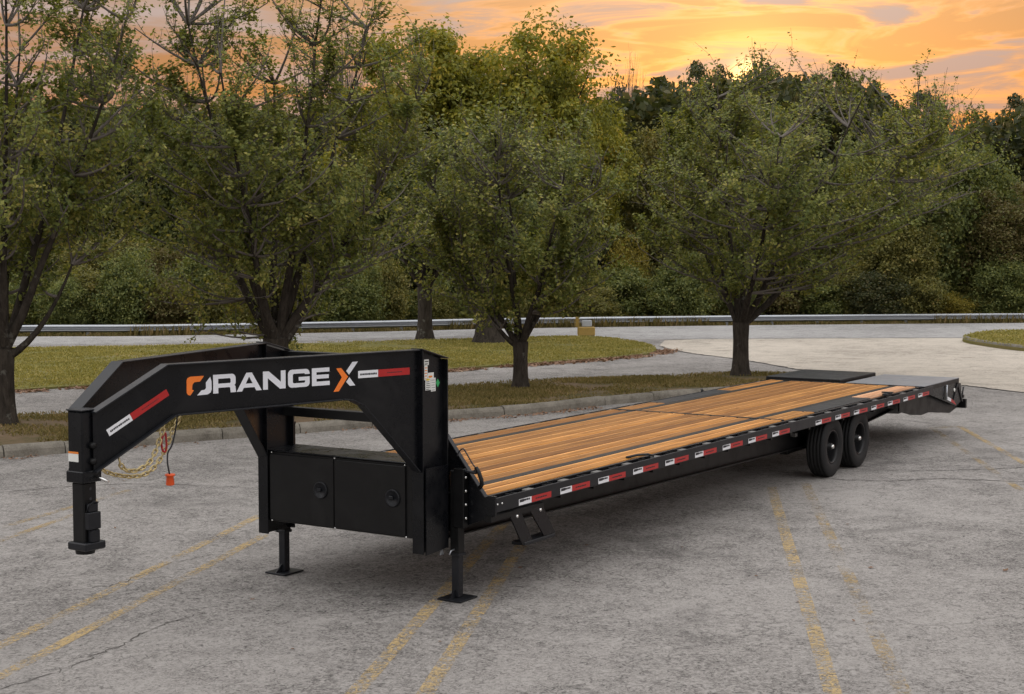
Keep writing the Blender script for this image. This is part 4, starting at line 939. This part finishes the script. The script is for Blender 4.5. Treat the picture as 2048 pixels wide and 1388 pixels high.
    t = r.uniform(.1, 1.0, n) * 3; i = np.minimum(t.astype(int), 2); f = (t - i)[:, None]; pos = TW[wi, i] * (1 - f) + TW[wi, i + 1] * f + r.normal(0, .055, (n, 3))
    ax = unit(r.normal(0, 1, (n, 3)) + np.array([0, 0, -.45])); nr = unit(r.normal(0, .55, (n, 3)) + np.array([0, 0, 1.0]) + unit(pos - C) * .5); bx = unit(np.cross(nr, ax)); ax = np.cross(bx, nr)
    sz = lsize * r.uniform(.6, 1.35, (n, 1)); bo = np.asarray(base, float)
    tw.v = [v + bo for v in tw.v]; br.v = [v + bo for v in br.v]
    tw.build('trunk', 'bark', root); br.build('branches', 'twig_grey', root)
    quads_mesh('crown', pos + bo, ax * sz, bx * sz * .62, leaf, root); return root
GR_ST = 'trees planted along the kerbed strip'
rt = RIGHT
bA, bC, bD, bE = G(8, 852, .12), G(553, 815, .13), G(1041, 776, .14), G(1481, 751, .14)
pear_tree(bA, 8.7, 2.55, 1.8, (.3 * rt[0], .3 * rt[1]), 1.25, .185, 210, 46000, 1, 'leafy tree cut off by the left edge, forked trunk on the kerbed strip', GR_ST, lowlimbs=[(1.15 * rt[0], 1.15 * rt[1], 1.35)])
pear_tree(bC, 8.15, 3.0, .95, (.15 * rt[0], .15 * rt[1]), 1.25, .22, 290, 62000, 2, 'tall dense multi stemmed tree rising behind the trailer neck', GR_ST, lowlimbs=[(.9 * rt[0], .9 * rt[1], 1.5)])
pear_tree(bD, 5.7, 2.6, 1.3, (-.05, .05), .95, .155, 210, 46000, 3, 'small round tree with lichen spotted trunk beside the trailer deck front', GR_ST, lowlimbs=[(-.9 * rt[0], -.9 * rt[1], 1.2)], topthin=.15)
pear_tree(bE, 6.9, 3.95, 1.55, (.95 * rt[0], .95 * rt[1]), 1.2, .185, 350, 84000, 4, 'broad spreading tree on the strip behind the rear of the wooden deck', GR_ST, lowlimbs=[(-.55 * rt[0], -.55 * rt[1], 1.9)], topthin=.1)

def clump_crown(r, C, R, ncl, per, clr, lsize, up=.55, core=.25, soft=.38):
    u = unit(r.normal(0, 1, (ncl, 3))); rad = r.uniform(core, 1.0, (ncl, 1)) ** .6
    lob = unit(r.normal(0, 1, (10, 3))); amp = r.uniform(-.25, .28, 10); sc = 1 + (np.exp((u @ lob.T - 1) * 6) * amp).sum(1, keepdims=True)
    cc = C + u * rad * np.asarray(R) * sc; cr = clr * r.uniform(.55, 1.35, ncl)
    i = np.repeat(np.arange(ncl), per); n = len(i); d = unit(r.normal(0, 1, (n, 3)) * np.array([1, 1, .85]) + np.array([0, 0, up * .35])); q = np.abs(r.normal(.80, soft, (n, 1)))
    pos = cc[i] + d * q * cr[i, None] * np.array([1.15, 1.15, .95]); nr = unit(d * (.45 if soft > .3 else .9) + np.array([0, 0, .5]) + r.normal(0, .55, (n, 3))); ax = unit(np.cross(nr, r.normal(0, 1, (n, 3)))); bx = np.cross(nr, ax)
    sz = lsize * r.uniform(.5, 1.5, (n, 1)); return pos, ax * sz, bx * sz * .6, cc
protos = {}
def proto(kind, seed):
    """unit-size background tree: height 10, crown radius ~3.5; built once, copied later"""
    if (kind, seed) in protos: return protos[(kind, seed)]
    r = np.random.default_rng(seed * 17 + len(kind)); tw = Wood()
    spec = dict(maple=('leaf_maple', 3.4, 2.2, 150, 340, .66, .075), dense=('leaf_dense', 3.5, 1.0, 190, 220, .66, .10), dark=('leaf_dark', 3.4, 1.2, 150, 200, .66, .115), olive=('leaf_olive', 3.5, 1.0, 190, 220, .66, .095), rust=('leaf_rust', 3.4, 1.2, 190, 200, .62, .09), cedar=('leaf_dense', 2.9, .5, 190, 200, .55, .09), bush=('leaf_dense', 4.2, -1.5, 150, 200, 1.15, .16), bush_yellow=('leaf_yellow', 4.2, -1.5, 130, 180, 1.1, .16), bush_rust=('leaf_rust', 4.2, -1.5, 130, 180, 1.1, .16), bush_olive=('leaf_olive', 4.2, -1.5, 150, 200, 1.15, .16), bush_dark=('leaf_dark', 4.2, -1.5, 140, 180, 1.15, .17))
    if kind == 'bare':
        lf, cr, zl = None, 2.6, 3.0
    else: lf, cr, zl, ncl, per, clr, ls = spec[kind]
    C = np.array([0, 0, (10 + zl) / 2]); Rz = (10 - zl) / 2 * .92
    tw.add(bez(np.array([0, 0, -.1]), np.array([r.normal(0, .2), r.normal(0, .2), 2.5]), np.array([r.normal(0, .3), r.normal(0, .3), 6.5]), 8), np.linspace(.24, .10, 8), 8)
    cc = None
    if lf: pos, a, b, cc = clump_crown(r, C, (cr, cr, Rz), ncl, per, clr, ls, soft=.20 if kind in ('maple', 'dark') else .38)
    else: u = unit(r.normal(0, 1, (90, 3)) + np.array([0, 0, .7])); cc = C + u * np.array([cr, cr, Rz]) * r.uniform(.5, 1.05, (90, 1))
    axis = np.c_[np.zeros(30), np.zeros(30), np.linspace(1.2, 6.5, 30)]
    for t_ in cc[::(1 if not lf else 3)]:
        s0 = axis[min(29, max(0, int((t_[2] - 2.2) / 5.3 * 18)))]; v = t_ - s0
        P = bez(s0, s0 + v * np.array([.55, .55, .35]), t_, 6); tw.add(P, np.linspace(.07, .015, 6), 4)
        if not lf:
            for k in range(6):
                q0 = P[r.integers(2, 6)]; tw.add(bez(q0, q0 + np.array([r.normal(0, .2), r.normal(0, .2), .35]), q0 + np.array([r.normal(0, .4), r.normal(0, .4), r.uniform(.5, 1.4)]), 4), np.linspace(.018, .006, 4), 3)
    t = tw.build('trunk', 'bark' if lf else 'twig_grey', None); c = quads_mesh('crown', pos, a, b, lf) if lf else None
    protos[(kind, seed)] = (t, c); COL.objects.unlink(t)
    if c: COL.objects.unlink(c)
    return t, c
def place(name, kind, seed, base, h, width, rot, label, cat, group, zoff=VG):
    root = empty(name, (0, 0, 0), label, cat, group); t, c = proto(kind, seed); k = dict(bare=5.2).get(kind, 7.6 if 'bush' not in kind else 10.0)
    root.location = (base[0], base[1], zoff); root.rotation_euler = (0, 0, rot); root.scale = (width / k, width / k, h / 10.2)
    for src in (t, c):
        if src is None: continue
        o = src.copy(); COL.objects.link(o); o.parent = root; o.matrix_parent_inverse = Matrix()
    return root
def top_h(dist, ypx): return 2.9365 + (501.4 - ypx) / FPX * dist
WG = 'trees of the wood behind the guardrail'
R2 = random.Random(9)
_q = rail - CAM; _u = PX + FPX * (_q @ RIGHT) / (_q @ VD); _d = np.hypot(_q[:, 0], _q[:, 1])
def behind_rail(px): return float(np.interp(px, _u, _d))
wood_list = [
 ('big_tree', 'maple', 1, 850, 71, 42, 420, 'large golden green tree, left half of the tall crown above the wood'),
 ('big_tree', 'maple', 2, 1060, 70, 24, 430, 'large golden green tree, tallest of the wood at the centre'),
 ('big_tree', 'maple', 4, 945, 73, 75, 300, 'golden green tree filling the dip between the two tallest crowns'),
 ('big_tree', 'maple', 3, 1170, 67, 190, 220, 'golden green tree at the right foot of the tallest crown'),
 ('big_tree', 'maple', 4, 760, 69, 210, 240, 'green tree at the left foot of the tallest crown'),
 ('bare_tree', 'bare', 1, 690, 76, 38, 120, 'bare twiggy tree standing against the sky left of the tallest crown'),
 ('bare_tree', 'bare', 2, 1252, 92, 112, 90, 'bare twiggy treetop right of the tallest crown'),
 ('bare_tree', 'bare', 3, 1890, 95, 190, 100, 'thin bare treetop low on the skyline at right'),
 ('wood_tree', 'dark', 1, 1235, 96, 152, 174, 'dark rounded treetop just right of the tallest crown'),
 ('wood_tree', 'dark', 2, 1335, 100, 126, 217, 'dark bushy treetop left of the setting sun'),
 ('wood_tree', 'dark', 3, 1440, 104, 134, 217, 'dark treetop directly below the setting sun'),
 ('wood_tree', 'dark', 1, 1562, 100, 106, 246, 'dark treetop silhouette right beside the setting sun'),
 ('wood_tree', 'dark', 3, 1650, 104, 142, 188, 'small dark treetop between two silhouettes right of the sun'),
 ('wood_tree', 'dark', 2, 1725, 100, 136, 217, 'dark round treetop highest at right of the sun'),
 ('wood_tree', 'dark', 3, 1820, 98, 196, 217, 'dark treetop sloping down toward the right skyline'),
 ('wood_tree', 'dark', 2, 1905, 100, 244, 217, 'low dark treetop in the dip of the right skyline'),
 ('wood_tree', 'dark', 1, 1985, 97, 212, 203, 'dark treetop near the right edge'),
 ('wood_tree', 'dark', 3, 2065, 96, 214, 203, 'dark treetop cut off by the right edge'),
 ('wood_tree', 'dense', 1, 1840, 68, 258, 230, 'dense green tree behind the guardrail above the rear ramps'),
 ('wood_tree', 'dense', 2, 1960, 70, 282, 190, 'tall dense green tree right of the spreading tree'),
 ('wood_tree', 'cedar', 1, 1700, 72, 262, 230, 'fine textured green tree showing over the spreading tree'),
 ('wood_tree', 'dense', 3, 1500, 78, 210, 260, 'grey green tree behind the middle of the spreading tree'),
 ('wood_tree', 'olive', 1, 1330, 72, 230, 230, 'olive tree between the round tree and the spreading tree'),
 ('wood_tree', 'olive', 2, 1790, 62, 400, 200, 'yellow green lower tree beside the spreading tree at right'),
 ('rust_tree', 'rust', 1, 2015, 58, 385, 200, 'rust brown tree at the right edge behind the guardrail'),
 ('wood_tree', 'dense', 2, 40, 76, 205, 260, 'dark green tree of the wood behind the leftmost street tree'),
 ('wood_tree', 'dark', 1, 170, 80, 190, 240, 'dark tree of the wood in the gap right of the leftmost tree'),
 ('wood_tree', 'dense', 3, 290, 78, 205, 240, 'dark green tree of the wood left of the tall multi stemmed tree'),
 ('wood_tree', 'dark', 2, 420, 82, 195, 260, 'dark tree of the wood hidden behind the tall multi stemmed tree'),
 ('wood_tree', 'dense', 1, 540, 76, 210, 240, 'green tree of the wood behind the right of the multi stemmed tree'),
 ('wood_tree', 'dark', 3, 655, 82, 178, 220, 'dark tree of the wood below the bare twiggy tree'),
 ('wood_tree', 'olive', 3, 230, 67, 470, 230, 'low olive tree in the shade right of the leftmost trunk'),
 ('wood_tree', 'dense', 2, 730, 66, 330, 230, 'mid height green tree left of the round street tree'),
 ('wood_tree', 'olive', 2, 1010, 64, 340, 260, 'mid height olive tree behind the round street tree'),
]
for i, (nm, kd_, sd, px, dist, ty, wpx, lab) in enumerate(wood_list):
    dist = max(dist, behind_rail(px) + 4.5)
    place(nm, kd_, sd, at(px, dist), top_h(dist, ty) - VG, wpx / FPX * dist, R2.uniform(0, 6.28), lab, 'tree', WG)
# two trees standing on the lawn
LG = 'trees on the far lawn'
for (px, py, h, wm, sd, lab, tr) in ((850, 678, 6.6, 5.0, 5, 'thin leaning trunk tree on the lawn in front of the guardrail', .24), (977, 685, 7.2, 5.2, 6, 'thick straight trunk tree on the lawn in front of the guardrail', .40)):
    b = G(px, py, .06); pear_tree(b, h, wm / 2, 2.1, (0, 0), 1.7, tr, 130, 26000, sd, lab, LG, leaf='leaf_dense', lsize=.075, topthin=.1)
# shrubs along the back of the guardrail
SG = 'shrubs along the back of the guardrail'
kinds = ['bush_olive', 'bush', 'bush_olive', 'bush', 'bush_olive', 'bush', 'bush_rust', 'bush', 'bush_olive', 'bush_dark']
names = {'bush': 'green shrub', 'bush_olive': 'olive shrub', 'bush_dark': 'dark shrub', 'bush_rust': 'reddish brown shrub', 'bush_yellow': 'yellow shrub'}
ordn = ['first', 'second', 'third', 'fourth', 'fifth', 'sixth', 'seventh', 'eighth', 'ninth', 'tenth', 'eleventh', 'twelfth', 'thirteenth', 'fourteenth', 'fifteenth', 'sixteenth', 'seventeenth', 'eighteenth', 'nineteenth', 'twentieth']
ordn += ['twenty ' + o_ for o_ in ordn[:9]] + ['thirtieth'] + ['thirty ' + o_ for o_ in ordn[:9]] + ['fortieth'] + ['forty ' + o_ for o_ in ordn[:9]]
px = -30; i = 0
while px < 2110:
    kd_ = kinds[i % 10]; dist = behind_rail(px) + R2.uniform(2.6, 5.5); w = R2.uniform(100, 160); ty = R2.uniform(480, 600)
    place('shrub', kd_, 1 + i % 3, at(px, dist), max(1.3, top_h(dist, ty)) - VG, w / FPX * dist, R2.uniform(0, 6.28), names[kd_] + ' behind the guardrail, ' + ordn[i] + ' in the row from the left', 'shrub', SG)
    px += w * R2.uniform(.40, .58); i += 1
for (px, dist, ty, w, kd_, lab) in ((1905, 65, 583, 90, 'bush_yellow', 'bright yellow green bush behind the guardrail at right'), (345, 65.5, 480, 140, 'bush_rust', 'orange brown bush between the leftmost and multi stemmed trees'), (1215, 66, 560, 110, 'bush_dark', 'dark blue green bush behind the guardrail right of the round tree'), (1255, 65, 470, 100, 'bush_yellow', 'yellow green shrub right of the round street tree')):
    dist = max(dist, behind_rail(px) + 2.2); place('shrub', kd_, 3, at(px, dist), top_h(dist, ty) - VG, w / FPX * dist, R2.uniform(0, 6.28), lab, 'shrub', SG)
# the mass of the wood behind, and rough weeds at the guardrail
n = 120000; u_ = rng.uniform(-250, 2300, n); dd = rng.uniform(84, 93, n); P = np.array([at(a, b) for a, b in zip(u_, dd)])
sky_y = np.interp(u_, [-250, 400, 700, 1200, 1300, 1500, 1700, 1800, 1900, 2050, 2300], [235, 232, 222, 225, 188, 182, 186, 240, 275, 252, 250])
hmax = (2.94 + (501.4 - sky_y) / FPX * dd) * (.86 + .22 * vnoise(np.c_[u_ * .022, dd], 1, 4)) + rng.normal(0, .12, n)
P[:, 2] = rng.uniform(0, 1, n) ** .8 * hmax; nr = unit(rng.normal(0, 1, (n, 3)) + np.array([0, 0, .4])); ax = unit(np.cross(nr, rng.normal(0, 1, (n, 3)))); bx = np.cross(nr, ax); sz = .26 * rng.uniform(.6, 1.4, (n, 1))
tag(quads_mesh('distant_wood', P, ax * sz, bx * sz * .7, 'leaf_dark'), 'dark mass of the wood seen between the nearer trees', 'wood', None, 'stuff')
n = 26000; s_ = rng.uniform(0, Lr[-1], n); c = np.stack([np.interp(s_, Lr, rail[:, k]) for k in range(3)], 1); nn_ = np.stack([np.interp(s_, Lr, rnor[:, k]) for k in range(3)], 1)
c += nn_ * np.abs(rng.normal(.0, .9, (n, 1))) - nn_ * .22; c[:, 2] = VG; hh = rng.uniform(.08, .26, n) * (1 + 1.2 * (vnoise(np.c_[s_ * .5, s_ * 0], 1, 8) > .6)); top = np.c_[rng.normal(0, .18, (n, 2)), np.ones(n)] * hh[:, None]; az = rng.uniform(0, 6.28, n)
o = quads_mesh('roadside_weeds', c + top * .5, top * .5, np.c_[np.cos(az), np.sin(az), az * 0] * .03, 'grass_strip'); tag(o, 'tall dry weeds growing under and behind the guardrail', 'weeds', None, 'stuff')

# small utility stub on the lawn
b = G(1170, 669, .09); ub = empty('utility_pedestal', b, 'small yellow and grey utility pedestal at the lawn edge', 'utility box')
bm = bmesh.new(); bm_prism(bm, [(b[0] - .28, b[1] + .12, .05), (b[0] + .10, b[1] - .34, .05), (b[0] + .34, b[1] - .18, .05), (b[0] - .04, b[1] + .28, .05)], (0, 0, .30), .03); from_bm('base_block', bm, 'box_yellow', ub)
bm = bmesh.new(); bm_prism(bm, [(b[0] - .30, b[1] + .20, .352), (b[0] - .24, b[1] + .10, .352), (b[0] - .16, b[1] + .15, .352), (b[0] - .22, b[1] + .25, .352)], (0, 0, .34), .01); from_bm('marker_post', bm, 'box_yellow', ub)
bm = bmesh.new(); bm_prism(bm, [(b[0] - .10, b[1] + .06, .352), (b[0] + .12, b[1] - .20, .352), (b[0] + .22, b[1] - .13, .352), (b[0] + .0, b[1] + .13, .352)], (0, 0, .22), .02); from_bm('meter_box', bm, 'box_grey', ub)
